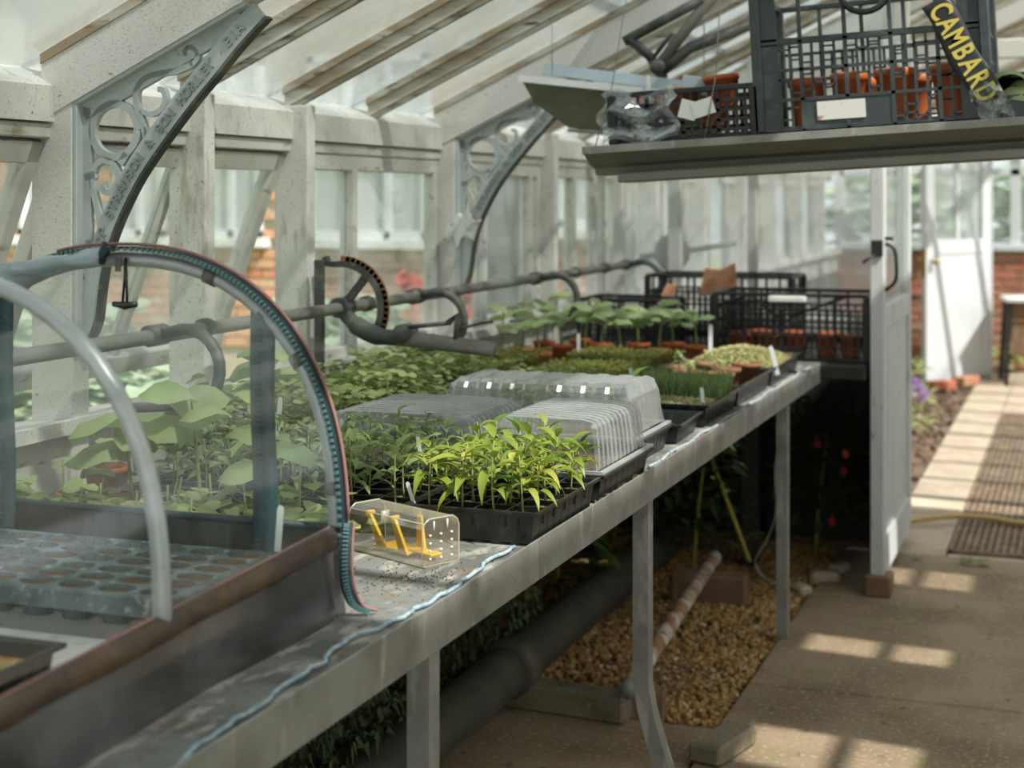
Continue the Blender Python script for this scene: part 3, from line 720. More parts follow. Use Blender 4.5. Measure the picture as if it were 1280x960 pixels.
# ---- the vent shaft with its levers, quadrant and worm arm
SX, SZ = -1.90, 1.147
vg = thing('vent_shaft', 'long grey iron shaft with curved levers that opens the side windows', 'vent gear', (SX, 3.8, SZ))
def V(p): return Vector(p) - Vector((SX,3.8,SZ))
MB().tube([V((SX,.6,SZ-.004)), V((SX,6.86,SZ))], .0165, 10).build('shaft', M['pipe_grey'], vg)
for yl in (2.92, 4.32, 5.42, 6.62, 1.9):
    m = MB(); pts = []
    for k in range(15):
        th = R(130 - k*17); pts.append(V((SX+.085+.085*math.cos(th)-.01, yl, SZ-.070+.085*math.sin(th))))
    pts = [V((SX,yl,SZ))] + pts[1:] + [V((SX-.10, yl, SZ-.165))]
    m.tube(pts, [.016]+[.0135]*(len(pts)-2)+[.010], 8); m.tube([V((SX,yl-.03,SZ)), V((SX,yl+.03,SZ))], .024, 10)
    m.build('lever_arm', M['iron_dark'], vg)
for yl in (3.12, 3.98, 5.9, 6.3):
    MB().tube([V((SX,yl-.014,SZ)), V((SX,yl+.014,SZ))], .0225, 10).build('shaft_collar', M['iron_dark'], vg)
gy = 3.83                                            # toothed quadrant
m = MB(); rq = .118
arc = [(rq*math.cos(R(a)), rq*math.sin(R(a))) for a in range(100, -50, -6)]
m.stroke(arc, .017, -.012, .012); m.stroke([(0,0),(rq*math.cos(R(50)),rq*math.sin(R(50)))], .02, -.008, .008)
m.stroke([arc[0],(-.045,rq*1.0),(-.052,rq*1.16)], .016, -.010, .010)
m.tube([(0,-.03,0),(0,.03,0)], .028, 12)
q = m.build('quadrant', M['iron_dark'], vg, V((SX,gy,SZ)), smooth=False)
m = MB()
for k in range(19):
    a = R(86 - k*7); p = Vector((math.cos(a),0,math.sin(a))); m.beam(p*(rq+.005), p*(rq+.021), .028, .009, up=(0,1,0))
m.build('teeth', M['rust'], q, smooth=False)
MB().cbox((-.014,-.008,-.20), (.014,.008,.13), .003).build('bearing_bar', M['iron_dark'], vg, V((-1.955,gy-.03,SZ)))
m = MB()
arm = [V(p) for p in ((SX,gy,SZ-.01), (SX+.05,gy-.02,SZ-.045), (SX+.12,gy-.03,SZ-.072), (SX+.19,gy-.035,SZ-.075))]
m.tube(spline(arm, 5), [.02]*5+[.026]*6+[.022]*5, 10); m.build('gear_arm', M['iron_dark'], vg)
MB().tube([V((SX+.20,gy-.06,SZ-.062)), V((SX+.20,gy-.0,SZ-.062))], .026, 10).build('gear_boss', M['iron_dark'], vg)
e = at_y(617,437,gy-.05)
MB().tube([V((SX+.19,gy-.035,SZ-.075)), V(e)], [.022,.020], 12).build('worm_tube', M['pipe_grey'], vg)
m = MB(); m.tube([V((SX+.21,gy-.05,SZ-.045)), V(at_y(560,404,gy-.05))], .006, 6); m.tube([V(at_y(560,404,gy-.05)), V(at_y(572,392,gy-.05)), V(at_y(570,425,gy-.05))], .009, 6)
m.tube([V(at_y(572,412,gy-.05)), V(at_y(600,404,gy-.05)), V(at_y(616,402,gy-.05))], .004, 6); m.build('worm_linkage', M['iron_dark'], vg)
# far compartment: shaft and round plate seen through the fogged glass
vf = thing('vent_disc', 'round grey wheel on a shaft behind the fogged glass partition', 'wheel', at_y(840,316,6.95))
MB().lathe([(0,-.012),(.06,-.014),(.083,-.008),(.086,0),(.083,.008),(.06,.014),(0,.012)], 20, M=Matrix.Rotation(R(90),4,'X')).build('wheel_plate', M['iron_dark'], vf)
MB().tube([(-.14,-.05,-.02),(0,0,0)], .014, 8).build('wheel_arm', M['iron_dark'], vf)
MB().tube([(0,.02,0),(.12,.8,.02)], .014, 8).build('wheel_shaft', M['iron_dark'], vf)

# ---- roof vent gear: dark crossing tubes high under the roof
GY = 4.62
vr = thing('roof_vent_gear', 'dark iron roof vent arms crossing above the hanging shelf', 'vent gear', at_y(825,88,GY))
def gp(x, y, dy=0): return at_y(x, y, GY+dy) - at_y(825,88,GY)
for pts, r, nm in (([(786,48),(812,70),(830,98)], .016, 'short_arm'), ([(780,52),(880,-2)], .016, 'top_rail'), ([(820,86),(875,15),(925,-40)], .017, 'long_arm'), ([(826,90),(862,60),(960,22)], .018, 'cross_tube'), ([(840,42),(812,78)], .007, 'tie_rod')):
    MB().tube([gp(*p, dy=.04*i) for i, p in enumerate(pts)], r, 8).build(nm, M['iron_dark'] if nm != 'long_arm' else M['pipe_grey'], vr)
MB().lathe([(0,-.025),(.022,-.025),(.026,0),(.022,.025),(0,.025)], 12, o=gp(823,84), M=Matrix.Rotation(R(90),4,'X')).build('joint', M['iron_dark'], vr)
# ================================================================== BENCH
ZB = .832; BX = -.905
bn = thing('greenhouse_bench', 'long galvanised greenhouse bench along the windows, with a dented steel edge', 'bench', (-1.45, 3.0, 0))
def B(p): return Vector(p) - Vector((-1.45,3.0,0))
MB().box(B((-2.01,-1.0,.818)), B((BX-.004,5.70,ZB))).build('capillary_mat', M['mat'], bn)
# front edge: three lengths of steel angle
for y0, y1 in ((-1.0,2.60), (2.603,5.70)):
    m = MB(); m.cbox(B((BX-.004,y0,.772)), B((BX,y1,.845)), .0012); m.cbox(B((BX-.03,y0,.772)), B((BX-.004,y1,.776)), .001); m.build('edge_rail', M['galv'], bn)
MB().cbox(B((-2.0,5.70,.772)), B((BX,5.704,.845)), .001).build('end_rail', M['galv'], bn)
for y in (.95, 2.14, 3.40, 5.13, 5.6):
    MB().cbox(B((-2.0,y-.02,.775)), B((BX-.01,y+.02,.815)), .002).build('cross_bearer', M['galv'], bn)
def leg(y, kick=0.0, w=.036):
    m = MB(); t = .004; x0 = BX-.012
    n = 8; zs = [.80,.60,.45,.36,.30,.22,.12,0]
    if kick: off = [0,0,0,0,.010,.033,.066,.105]
    else: off = [0]*8
    P = [(x0+off[i]*kick, y, z) for i, z in enumerate(zs)]
    for (ax, ay, bx_, by_) in ((-w*1.0,-t,0,0), (-t,0,0,w)):
        vs = []
        for p in P:
            for (dx, dy) in ((ax,ay),(bx_,ay),(bx_,by_),(ax,by_)): vs.append(B((p[0]+dx,p[1]+dy,p[2])))
        fs = [(0,1,2,3),(28,31,30,29)]
        for i in range(7):
            for k in range(4): fs.append((i*4+k,(i+1)*4+k,(i+1)*4+(k+1)%4,i*4+(k+1)%4))
        m.add(vs, fs)
    m.build('leg', M['galv'], bn)
leg(2.14); leg(3.38, 1.0); leg(5.11)
for y in (.95, 2.2, 3.4, 5.1): MB().cbox(B((-1.98,y,0)), B((-1.94,y+.04,.815)), .003).build('rear_leg', M['galv'], bn)
# stones swept against the rail
s = stones(320, lambda r: (BX-.010-abs(r.gauss(0,.006)), r.uniform(3.0,5.65), ZB+.003), .004, .0075, 21).build('swept_grit', M['pebble'], None, kind='stuff'); tag(s, 'pinkish grit lying along the inside of the bench edge', 'grit')
s = stones(260, lambda r: (r.gauss(-1.02,.05), r.gauss(2.30,.06), ZB+.001), 0.0008, .0019, 22).build('spilled_compost', M['compost'], None, kind='stuff'); tag(s, 'reddish brown compost crumbs spilled on the bench beside the clear box', 'crumbs')
# twine along the bench
pts = [at_z(x, y, ZB+.006) for x, y in ((205,975),(262,922),(320,885),(378,842),(402,828),(432,800),(478,783),(515,764),(545,748),(580,726),(612,700),(645,683))]
pts = spline(pts, 5); pts = [p + Vector((.0035*math.sin(i*1.35)+.002*math.sin(i*2.9), .003*math.sin(i*1.9), 0)) for i, p in enumerate(pts)]
tw = MB().tube(pts, .0034, 6).build('twine', M['rope']); tag(tw, 'near length of pale blue twine along the bench, ending at the pepper tray', 'twine')
pts = [Vector((-.927+.005*math.sin(i*1.9), 3.42+.09*i, ZB+.006)) for i in range(25)]
tw = MB().tube(spline(pts, 4), .0038, 6).build('twine', M['rope']); tag(tw, 'far length of pale blue twine along the bench beyond the clear lids', 'twine')
# stuff behind the bench end: a low black stand carrying the crates
cs = thing('crate_stand', 'dark low stand at the bench end carrying black crates', 'stand', (-1.35,6.2,0))
MB().cbox((-.63,-.45,.78), (.60,.45,.83), .004).build('stand_top', M['dark_wood'], cs)
for sx in (-.6,.08):
    for sy in (-.1,.4): MB().cbox((sx,sy-.03,0), (sx+.06,sy+.03,.78), .003).build('leg', M['dark_wood'], cs)
# ---- under the bench
for i, (x, z, r, lab) in enumerate(((-1.53,.115,.068,'thick grey heating pipe under the bench, nearest the path'), (-1.78,.30,.06,'thick grey heating pipe under the bench, higher and nearer the wall'))):
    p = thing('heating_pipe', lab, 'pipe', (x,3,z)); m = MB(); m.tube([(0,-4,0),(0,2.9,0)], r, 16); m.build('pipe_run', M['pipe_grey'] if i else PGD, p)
    for yy in (-1.2, 1.1): MB().tube([(0,yy,0),(0,yy+.09,0)], r+.014, 16).build('pipe_joint', PGD, p)
rp = thing('rusty_tube', 'pale tube streaked with rust lying propped on bricks', 'tube', (-1.2,4.8,.15))
MB().tube([Vector(at_z(785,862,.135))-Vector((-1.2,4.8,.15)), Vector(at_z(893,697,.165))-Vector((-1.2,4.8,.15))], .024, 14).build('tube_body', M['rusty_tube'], rp)
for c in ((785,862,.135),(893,697,.165)):
    p = at_z(*c); d = (at_z(893,697,.165)-at_z(785,862,.135)).normalized(); sgn = -1 if c[0] == 785 else 1
    MB().tube([p+d*sgn*-.03-Vector((-1.2,4.8,.15)), p+d*sgn*.006-Vector((-1.2,4.8,.15))], .0255, 14).build('tube_end', M['galv'], rp)
bk = MB().cbox((-.10,-.05,0), (.10,.05,.085), .005).mesh('support_brick', M['wood'])
for (p, rz, lab) in (((-1.155,4.24,-.022), 6, 'dark brick under the near end of the rusty tube'), ((-1.27,5.52,-.022), 4, 'brown brick under the far end of the rusty tube')):
    o = put('support_brick', bk, None, p, (0,0,R(rz)), (.5,.7,1.05) if rz == 6 else (1.35,1,1.35)); tag(o, lab, 'brick')
kb = MB().cbox((-.24,-.045,0), (.24,.045,.075), .008).build('concrete_kerb', M['kerb'], None, (-1.43,4.20,-.01)); kb.rotation_euler = (0,0,R(-5)); tag(kb, 'mossy concrete kerb at the near edge of the gravel bed', 'kerb')
kb = MB().cbox((-.045,-.11,0), (.045,.11,.05), .008).build('concrete_kerb', M['kerb'], None, (-.885,4.00,.001)); kb.rotation_euler = (0,0,R(-14)); tag(kb, 'short broken concrete kerb beside the bent bench leg', 'kerb')
for i, (x, y, s) in enumerate(((-.93,5.95,1.0), (-.90,6.12,.9), (-.985,5.76,.8))):
    o = MB().cbox((-.055,-.035,0), (.055,.035,.05), .012).build('pale_stone', M['slab_pale'], None, (x,y,-.02)); o.rotation_euler = (0,0,.3+i); o.scale = (s,s,s)
    tag(o, ('pinkish stone at the path edge under the bench, middle of three', 'pinkish stone at the path edge under the bench, farthest of three', 'pinkish stone at the path edge under the bench, nearest of three')[i], 'stone')
cn = MB().tube([at_y(884,560,5.75), at_y(937,702,5.6)], .008, 6).build('garden_cane', M['cane']); tag(cn, 'yellowish cane leaning in the shade under the bench', 'cane')
pts = [at_y(x, y, 5.55) for x, y in ((975,545),(969,585),(970,640),(958,675),(944,702),(955,722),(975,730))] + [at_z(990,731,.0)]
ca = MB().tube(spline(pts, 5), .0035, 6).build('thin_cable', M['galv']); tag(ca, 'thin pale cable hanging under the bench beside a leg', 'cable')
pts = [at_z(x, y, .02) for x, y in ((400,960),(430,925),(480,915),(520,925),(545,965))]
ho = MB().tube(spline(pts, 5), .012, 6).build('black_hose', M['black']); tag(ho, 'black hose curling on the floor under the bench', 'hose')
# ================================================================== GROW TUNNEL
ESK = surf('dark_end_film', (.028,.030,.020), .4, [(40,.5,.65,(.06,.055,.04),(1,1,.2))], obj=False)
TX, TY = -1.405, 1.2; Yh = (2.075, 1.612, 1.10)
tn = thing('grow_tunnel', 'clear film grow tunnel on silver hoops standing on the bench', 'grow tunnel', (TX, TY, ZB))
def T(p): return Vector(p) - Vector((TX,TY,ZB))
XR = -1.040; XL = 2*TX - XR; ZS = .952; ZA = 1.352
def hoop_pts(y, grow=0.0, n=28, a0=0, a1=180):
    pts = []
    rx = (XR-XL)/2 + grow; rz = ZA-ZS + grow
    for k in range(n+1):
        th = R(a0+(a1-a0)*k/n); c_, s_ = math.cos(th), math.sin(th)
        e = .86
        pts.append(Vector((TX + rx*math.copysign(abs(c_)**e, c_), y, ZS + rz*abs(s_)**e)))
    return pts
hoops = []
for i, y in enumerate(Yh):
    pts = hoop_pts(y); pts = [pts[0]-Vector((0,0,.03))] + pts + [pts[-1]-Vector((0,0,.02))]
    h = MB().tube([T(p) for p in pts], .0115, 12).build('hoop', M['silver'], tn); hoops.append(h)
# dark skirt round the foot, brown hem along its top
x0 = XR+.004
def front_skirt(u, v):
    y = 2.08 - u*1.2; return T((x0 + .012*(1-v) + .006*math.sin(u*14)*(1-v) - .003*math.sin(u*9+1), y, ZB+.002+v*(ZS-.036*(2.075-y)-ZB)))
MB().grid(front_skirt, 40, 6).build('skirt', M['skirt'], tn, smooth=True)
MB().tube([T((XR+.004, 2.085-.1*i, ZS-.004-.0036*i+.002*math.sin(i*2))) for i in range(13)], .017, 8, flat=.55).build('hem', M['brown_hem'], tn)
MB().tube([T((XR-.002, 2.085-.1*i, ZS+.012-.0036*i)) for i in range(13)], .003, 6).build('piping', M['piping'], tn)
m = MB(); m.add([T((XL,2.085,ZB)),T((XR,2.085,ZB)),T((XR,2.085,ZS)),T((XL,2.085,ZS))], [(0,1,2,3)]); m.build('end_skirt', ESK, tn, solid=.002)
MB().tube([T((XR,2.082,ZS+.006)), T((XL,2.082,ZS+.006))], .006, 6).build('end_hem', M['zip'], tn)
MB().tube([T((XR,2.078,ZB+.05)), T((XL,2.078,ZB+.055))], .0045, 6).build('end_cord', M['piping'], tn)
# film: the arched cover and the far end panel
def cover(u, v):
    th = 180*v; y = 2.08 - u*1.15; rx = (XR-XL)/2+.013; rz = ZA-ZS+.013
    c_, s_ = math.cos(R(th)), math.sin(R(th)); sag = .010*math.sin(math.pi*((u*1.15/.525) % 1))
    return T((TX+(rx-sag)*math.copysign(abs(c_)**.86, c_), y, ZS+(rz-sag)*abs(s_)**.86))
MB().grid(lambda u, v: cover(u, .30*v), 30, 12).build('cover_film', M['film'], tn, smooth=True)
pts = hoop_pts(2.082, .008, 36); c0 = T((TX,2.082,ZS)); m = MB(); m.add([c0]+[T(p) for p in pts], [(0,i+1,i+2) for i in range(36)]); m.build('end_film', M['film'], tn)
# zip round the far hoop
P = hoop_pts(2.060, .0165, 60, 0, 118)
za = MB(); Aa = [T(p + Vector((0,-.006,0))) for p in P]; Bb = [T(p + Vector((0,.016,.0))) for p in P]; za.strip2(Aa, Bb); zp = za.build('zip_tape', M['zip'], tn, solid=.003)
P = hoop_pts(2.052, .0165, 96, 0, 118); m = MB()
for a, b in zip(P, P[1:]):
    t = (b-a).normalized(); m.beam(T(a), T(a)+t*.0046, .006, .0045, up=(0,1,0))
m.build('zip_teeth', M['zip_tooth'], zp, kind='stuff')
pp = hoop_pts(2.068, .0235, 40, 2, 105); MB().tube([T(p) for p in pp], .0028, 6).build('piping', M['piping'], tn)
# loose zip tail curling onto the bench at the corner
tail = spline([(XR+.022,2.065,.97),(XR+.024,2.055,.93),(XR+.026,2.055,.885),(XR+.032,2.07,.850),(XR+.05,2.085,.838)], 8)
za = MB(); za.strip2([T(p+Vector((-.006,-.006,0))) for p in tail], [T(p+Vector((.006,.006,0))) for p in tail]); zt = za.build('zip_tail', M['zip'], tn, solid=.003)
m = MB()
for a, b in zip(tail, tail[1:]): 
    for f in (0,):
        q = a.lerp(b, f); t = (b-a).normalized(); m.beam(T(q+Vector((.001,-.003,0))), T(q+Vector((.001,-.003,0)))+t*.0024, .009, .004, up=(.7,-.7,.1))
m.build('zip_teeth', M['zip_tooth'], zt, kind='stuff')
MB().tube([T(p+Vector((.008,.008,0))) for p in tail], .0024, 6).build('piping', M['piping'], tn)
# zipped strips on the end panel
def strip(xa, w, lab):
    def fn(u, v):
        z0, z1 = ZB+.07, None
        x = xa + (u-.5)*w; zt = ZS + (ZA-ZS)*max(0,1-abs((x-TX)/((XR-XL)/2))**(2/.86))**(.86/2)
        z = z0 + (zt-z0)*v
        return T((x + .006*math.sin(v*5.5)*(1-v), 2.066 - .004*math.cos((u-.5)*6), z))
    s_ = MB().grid(fn, 4, 24).build('zip_strip', M['zip_film'], tn, solid=.002, smooth=True)
    m = MB()
    for k in range(46):
        v = k/46; p = fn(.5, v); m.box(p+Vector((-.004,-.007,-.0012)), p+Vector((.004,-.003,.0014)))
    m.build('zip_teeth', M['zip'], s_, kind='stuff')
strip(at_y(327,520,2.066).x, .042, ''); strip(at_y(2,520,2.066).x, .040, '')
# clips, toggle and the rolled-up end flap
def clip(px, py):
    p = at_y(px, py, 2.075); H = hoop_pts(2.075, 0, 200); i = min(range(len(H)), key=lambda k: (H[k]-p).length)
    q = H[i]; t = (H[min(i+1,200)]-H[max(i-1,0)]).normalized()
    m = MB(); m.tube([T(q-t*.010), T(q+t*.010)], .0145, 10); m.build('hoop_clip', M['clip'], tn)
clip(262,352); clip(374,450); clip(403,610)
a = at_y(157,322,2.06)
m = MB(); 
for dx in (-.004,.004): m.tube([T(a), T(a+Vector((dx*.4,0,-.03))), T(a+Vector((dx,-.002,-.068)))], .0022, 5)
tg = m.build('toggle_loop', M['black'], tn)
MB().tube([T(a+Vector((-.021,-.002,-.072))), T(a+Vector((-.010,-.002,-.073))), T(a+Vector((0,-.002,-.0745))), T(a+Vector((.010,-.002,-.073))), T(a+Vector((.021,-.002,-.072)))], [.0045,.0052,.0068,.0052,.0045], 8).build('toggle', M['black'], tg)
MB().box(T(a+Vector((-.018,-.002,-.022))), T(a+Vector((-.008,.0,.0)))).build('tape_tab', M['clip'], tn)
r0 = at_y(132,318,2.05); r1 = at_y(-30,352,2.05); r2 = at_y(-200,430,2.05)
def roll(u, v):
    p = r0.lerp(r1, min(1,u*1.6)) if u < .625 else r1.lerp(r2, (u-.625)/.375)
    th = v*2*math.pi; rr = (.016+.004*math.sin(9*u+2*th)+.0025*math.sin(31*u+3*th))*(1 - .3*math.exp(-40*u))
    return T(p + Vector((0, rr*math.cos(th), rr*math.sin(th))))
MB().grid(roll, 50, 16).build('rolled_flap', M['cloth'], tn, smooth=True)
m = MB(); m.tube([T(r0+Vector((.002,-.012,-.014))), T(r0+Vector((.004,-.016,.004))), T(r0+Vector((.003,-.006,.018)))], .005, 6); m.tube([T(r0+Vector((.0,-.014,-.010))), T(r0+Vector((.012,-.012,.012)))], .004, 6); m.build('tie_band', M['zip'], tn)

# ---- module tray inside the tunnel
mt = thing('module_tray', 'dusty grey module seed tray of round cells filled with compost, inside the tunnel', 'seed tray', (-1.4,1.93,.92))
XA, XB_, YA, YB = -1.79, -1.122, 1.765, 2.055; NC, NR = 10, 6
def Q(p): return Vector(p) - Vector((-1.4,1.93,.92))
pc = (XB_-XA-.02)/NC; pr = (YB-YA-.016)/NR; ra, rb = pc*.43, pr*.43; NS = 16
m = MB()                                             # top plate with round holes
for i in range(NC):
    for j in range(NR):
        cx = XA+.01+pc*(i+.5); cy = YA+.008+pr*(j+.5); vs = []
        for k in range(NS):
            th = 2*math.pi*k/NS; vs.append(Q((cx+ra*math.cos(th), cy+rb*math.sin(th), .92)))
        for k in range(NS):
            th = 2*math.pi*k/NS; c_, s_ = math.cos(th), math.sin(th); f = 1/max(abs(c_),abs(s_)); vs.append(Q((cx+pc/2*c_*f, cy+pr/2*s_*f, .92)))
        m.add(vs, [(k,(k+1)%NS,NS+(k+1)%NS,NS+k) for k in range(NS)])
for a, b in (((XA,YA),(XB_,YA+.008)),((XA,YB-.008),(XB_,YB)),((XA,YA),(XA+.01,YB)),((XB_-.01,YA),(XB_,YB))): m.add([Q((a[0],a[1],.92)),Q((b[0],a[1],.92)),Q((b[0],b[1],.92)),Q((a[0],b[1],.92))], [(0,1,2,3)])
rim = [(0,.0),(.003,-.002),(.005,-.022),(.009,-.024)]
def ring(o, dz): return [Q((XA-o,YA-o,.92+dz)),Q((XB_+o,YA-o,.92+dz)),Q((XB_+o,YB+o,.92+dz)),Q((XA-o,YB+o,.92+dz))]
vs = []; 
for o, dz in rim: vs += ring(o, dz)
m.add(vs, [(r*4+k, r*4+(k+1)%4, (r+1)*4+(k+1)%4, (r+1)*4+k) for r in range(3) for k in range(4)])
m.build('tray_top', M['module'], mt, smooth=False)
cm = MB().lathe([(1,0),(.96,-.012),(.78,-.045),(0,-.046)], NS); cup = cm.mesh('cell', M['module'])
sm = MB(); rnd = random.Random(2)
vs = [(0,0,.002)] + [(math.cos(2*math.pi*k/12)*.5, math.sin(2*math.pi*k/12)*.5, rnd.uniform(-.001,.002)) for k in range(12)] + [(math.cos(2*math.pi*k/12)*.97, math.sin(2*math.pi*k/12)*.97, rnd.uniform(-.002,.001)) for k in range(12)]
sm.add(vs, [(0,1+k,1+(k+1)%12) for k in range(12)] + [(1+k,13+k,13+(k+1)%12,1+(k+1)%12) for k in range(12)]); sme = sm.mesh('cell_compost', M['cell_soil'])
for i in range(NC):
    for j in range(NR):
        cx = XA+.01+pc*(i+.5); cy = YA+.008+pr*(j+.5)
        c = put('cell', cup, mt, Q((cx,cy,.9195)), None, (ra,rb,1))
        put('cell_compost', sme, c, (0,0,-.0035 + random.uniform(-.003,.002)), (0,0,random.random()*6), (1,1,1))
wl_ = MB(); wl_.cbox((-.006,-.0008,0), (.006,.0008,.075), .0006); wl_.add([(-.006,-.0008,.0745),(.006,-.0008,.0745),(.003,-.0008,.081),(-.003,-.0008,.081),(-.006,.0008,.0745),(.006,.0008,.0745),(.003,.0008,.081),(-.003,.0008,.081)],[(0,1,2,3),(7,6,5,4),(0,4,5,1),(1,5,6,2),(2,6,7,3),(3,7,4,0)])
LABEL = wl_.mesh('plant_label', M['white_plastic'])
def label_stick(p, lab, tilt=(0,0,0), s=1.0):
    o = put('plant_label', LABEL, None, p, tilt, s); tag(o, lab, 'plant label', 'white plant labels'); return o
label_stick(at_y(347,690,2.045), 'white plant label standing in the corner of the tunnel module tray', (0,R(4),R(10)), .85)
# white polystyrene block and black tray of gravel in the tunnel's near corner
wb = MB().cbox((-.17,-.09,0), (.17,.10,.030), .003).build('white_foam_sheet', M['white_board'], None, (-1.30,1.655,ZB+.001)); tag(wb, 'white foam sheet under the module tray inside the tunnel', 'foam sheet')
wb = MB().cbox((-.28,-.12,0), (.30,.115,.043), .003).build('white_foam_sheet', M['white_board'], None, (-1.42,1.925,ZB+.001)); tag(wb, 'larger white foam slab hidden beneath the module tray inside the tunnel', 'foam sheet')
# ================================================================== SEED TRAYS, LIDS AND THINGS ON THE BENCH
def seed_tray(name, label, x0, x1, y0, y1, h=.058, rz=0.0, mat='black', cells=None, fill=.012, group='black seed trays', z=ZB+.001, compost='compost', filled=True):
    cx, cy = (x0+x1)/2, (y0+y1)/2; w, d = (x1-x0)/2, (y1-y0)/2
    t = thing(name, label, 'seed tray', (cx,cy,z), (0,0,R(rz)), group)
    m = MB(); a = .014                               # tapered wall with ribs, rolled rim
    def per(o, zz, rib=0.0):
        P = []; nx, ny = 24, 34
        for k in range(nx): P.append((-w+2*w*k/nx, -d, 0, -1))
        for k in range(ny): P.append((w, -d+2*d*k/ny, 1, 0))
        for k in range(nx): P.append((w-2*w*k/nx, d, 0, 1))
        for k in range(ny): P.append((-w, d-2*d*k/ny, -1, 0))
        out = []
        for i, (x, y, nx_, ny_) in enumerate(P):
            f = 1 - o/ max(w,d)
            r = rib if (i//2) % 2 else 0.0
            sx = (w-o)/w; sy = (d-o)/d
            out.append((x*sx - nx_*r, y*sy - ny_*r, zz))
        return out
    rings = [per(a, 0), per(a, 0, .0), per(a*.95, .004, .004), per(.006, h-.010, .004), per(.004, h-.008), per(-.004, h-.006), per(-.005, h), per(0, h+.001), per(.006, h-.003), per(a, .004)]
    n = len(rings[0]); vs = [p for r in rings for p in r]
    m.add(vs, [(i*n+k, i*n+(k+1)%n, (i+1)*n+(k+1)%n, (i+1)*n+k) for i in range(len(rings)-1) for k in range(n)])
    m.add([(-w+a,-d+a,.003),(w-a,-d+a,.003),(w-a,d-a,.003),(-w+a,d-a,.003)], [(0,1,2,3)])
    m.build('tray_body', M[mat], t, smooth=False)
    if filled:
        rnd = random.Random(int(abs(x0*1000)+y0*77)); 
        def soil(u, v): return ((-w+.009)+(2*w-.018)*u, (-d+.009)+(2*d-.018)*v, h-fill+rnd.uniform(-.003,.003))
        MB().grid(soil, 22, 30).build('compost', M[compost], t, smooth=False)
    if cells:
        m = MB(); nx, ny = cells
        for i in range(1, nx): x = -w+2*w*i/nx; m.box((x-.002,-d+.006,h-.03), (x+.002,d-.006,h-.002))
        for j in range(1, ny): y = -d+2*d*j/ny; m.box((-w+.006,y-.002,h-.03), (w-.006,y+.002,h-.002))
        m.build('cell_insert', M[mat], t)
    return t
pep_tray = seed_tray('seed_tray', 'black celled tray of pepper seedlings at the bench edge beside the clear box', -1.148,-.902,2.575,2.945, .062, 0, cells=(4,6))
tom_tray = seed_tray('seed_tray', 'black celled tray of tomato seedlings behind the clear box', -1.43,-1.162,2.575,2.96, .060, 1.5, cells=(4,6))
seed_tray('seed_tray', 'black tray of seedlings in the shade behind the tunnel corner', -1.73,-1.455,2.52,2.90, .060, -1, cells=(4,6))
seed_tray('seed_tray', 'black tray under the right-hand ribbed clear lid', -1.165,-.905,2.985,3.36, .058, 0)
seed_tray('seed_tray', 'black tray under the left-hand ribbed clear lid', -1.55,-1.185,2.985,3.36, .058, 0)
seed_tray('seed_tray', 'black tray under the taller ribbed clear lid behind', -1.45,-.955,3.42,3.73, .058, 0)
seed_tray('seed_tray', 'empty black tray sticking out beyond the taller clear lid', -1.18,-.945,3.76,4.02, .050, 2, filled=False)
seed_tray('seed_tray', 'black tray of chives and pale sprouts beyond the lids at the bench edge', -1.20,-.94,4.06,4.46, .062, 0)
seed_tray('seed_tray', 'long black tray holding brown pots near the far bench corner', -1.25,-.945,4.50,4.99, .062, 0, filled=False)
seed_tray('seed_tray', 'black tray heaped with pale yellow-green sprouts at the bench far corner', -1.26,-.945,5.02,5.52, .062, 0)
for i, (x0, x1, y0, y1) in enumerate(((-1.60,-1.25,3.80,4.28), (-1.95,-1.63,3.95,4.40), (-1.62,-1.28,4.33,4.82), (-1.95,-1.66,4.45,4.95), (-1.62,-1.30,4.87,5.20), (-1.95,-1.60,3.10,3.50), (-1.95,-1.60,3.52,3.92))):
    seed_tray('seed_tray', ('black tray of dense green sprouts behind the taller lid', 'black tray of leafy seedlings against the wall by the gear arm', 'black tray of mossy sprouts in the middle of the far bench', 'black tray of green sprouts against the wall under the far shaft levers',
        'black tray of orange-flecked green sprouts in front of the round-leaved seedlings', 'black tray of leafy seedlings against the wall left of the lids', 'black tray of leafy seedlings against the wall below the toothed gear')[i], x0, x1, y0, y1, .058, (1,-1,2,0,-1,1,0)[i], filled=True)
seed_tray('seed_tray', 'black tray of dry gravelly compost in the near corner of the tunnel', -1.62,-1.175,1.36,1.60, .070, 0, compost='gravel', fill=.022)

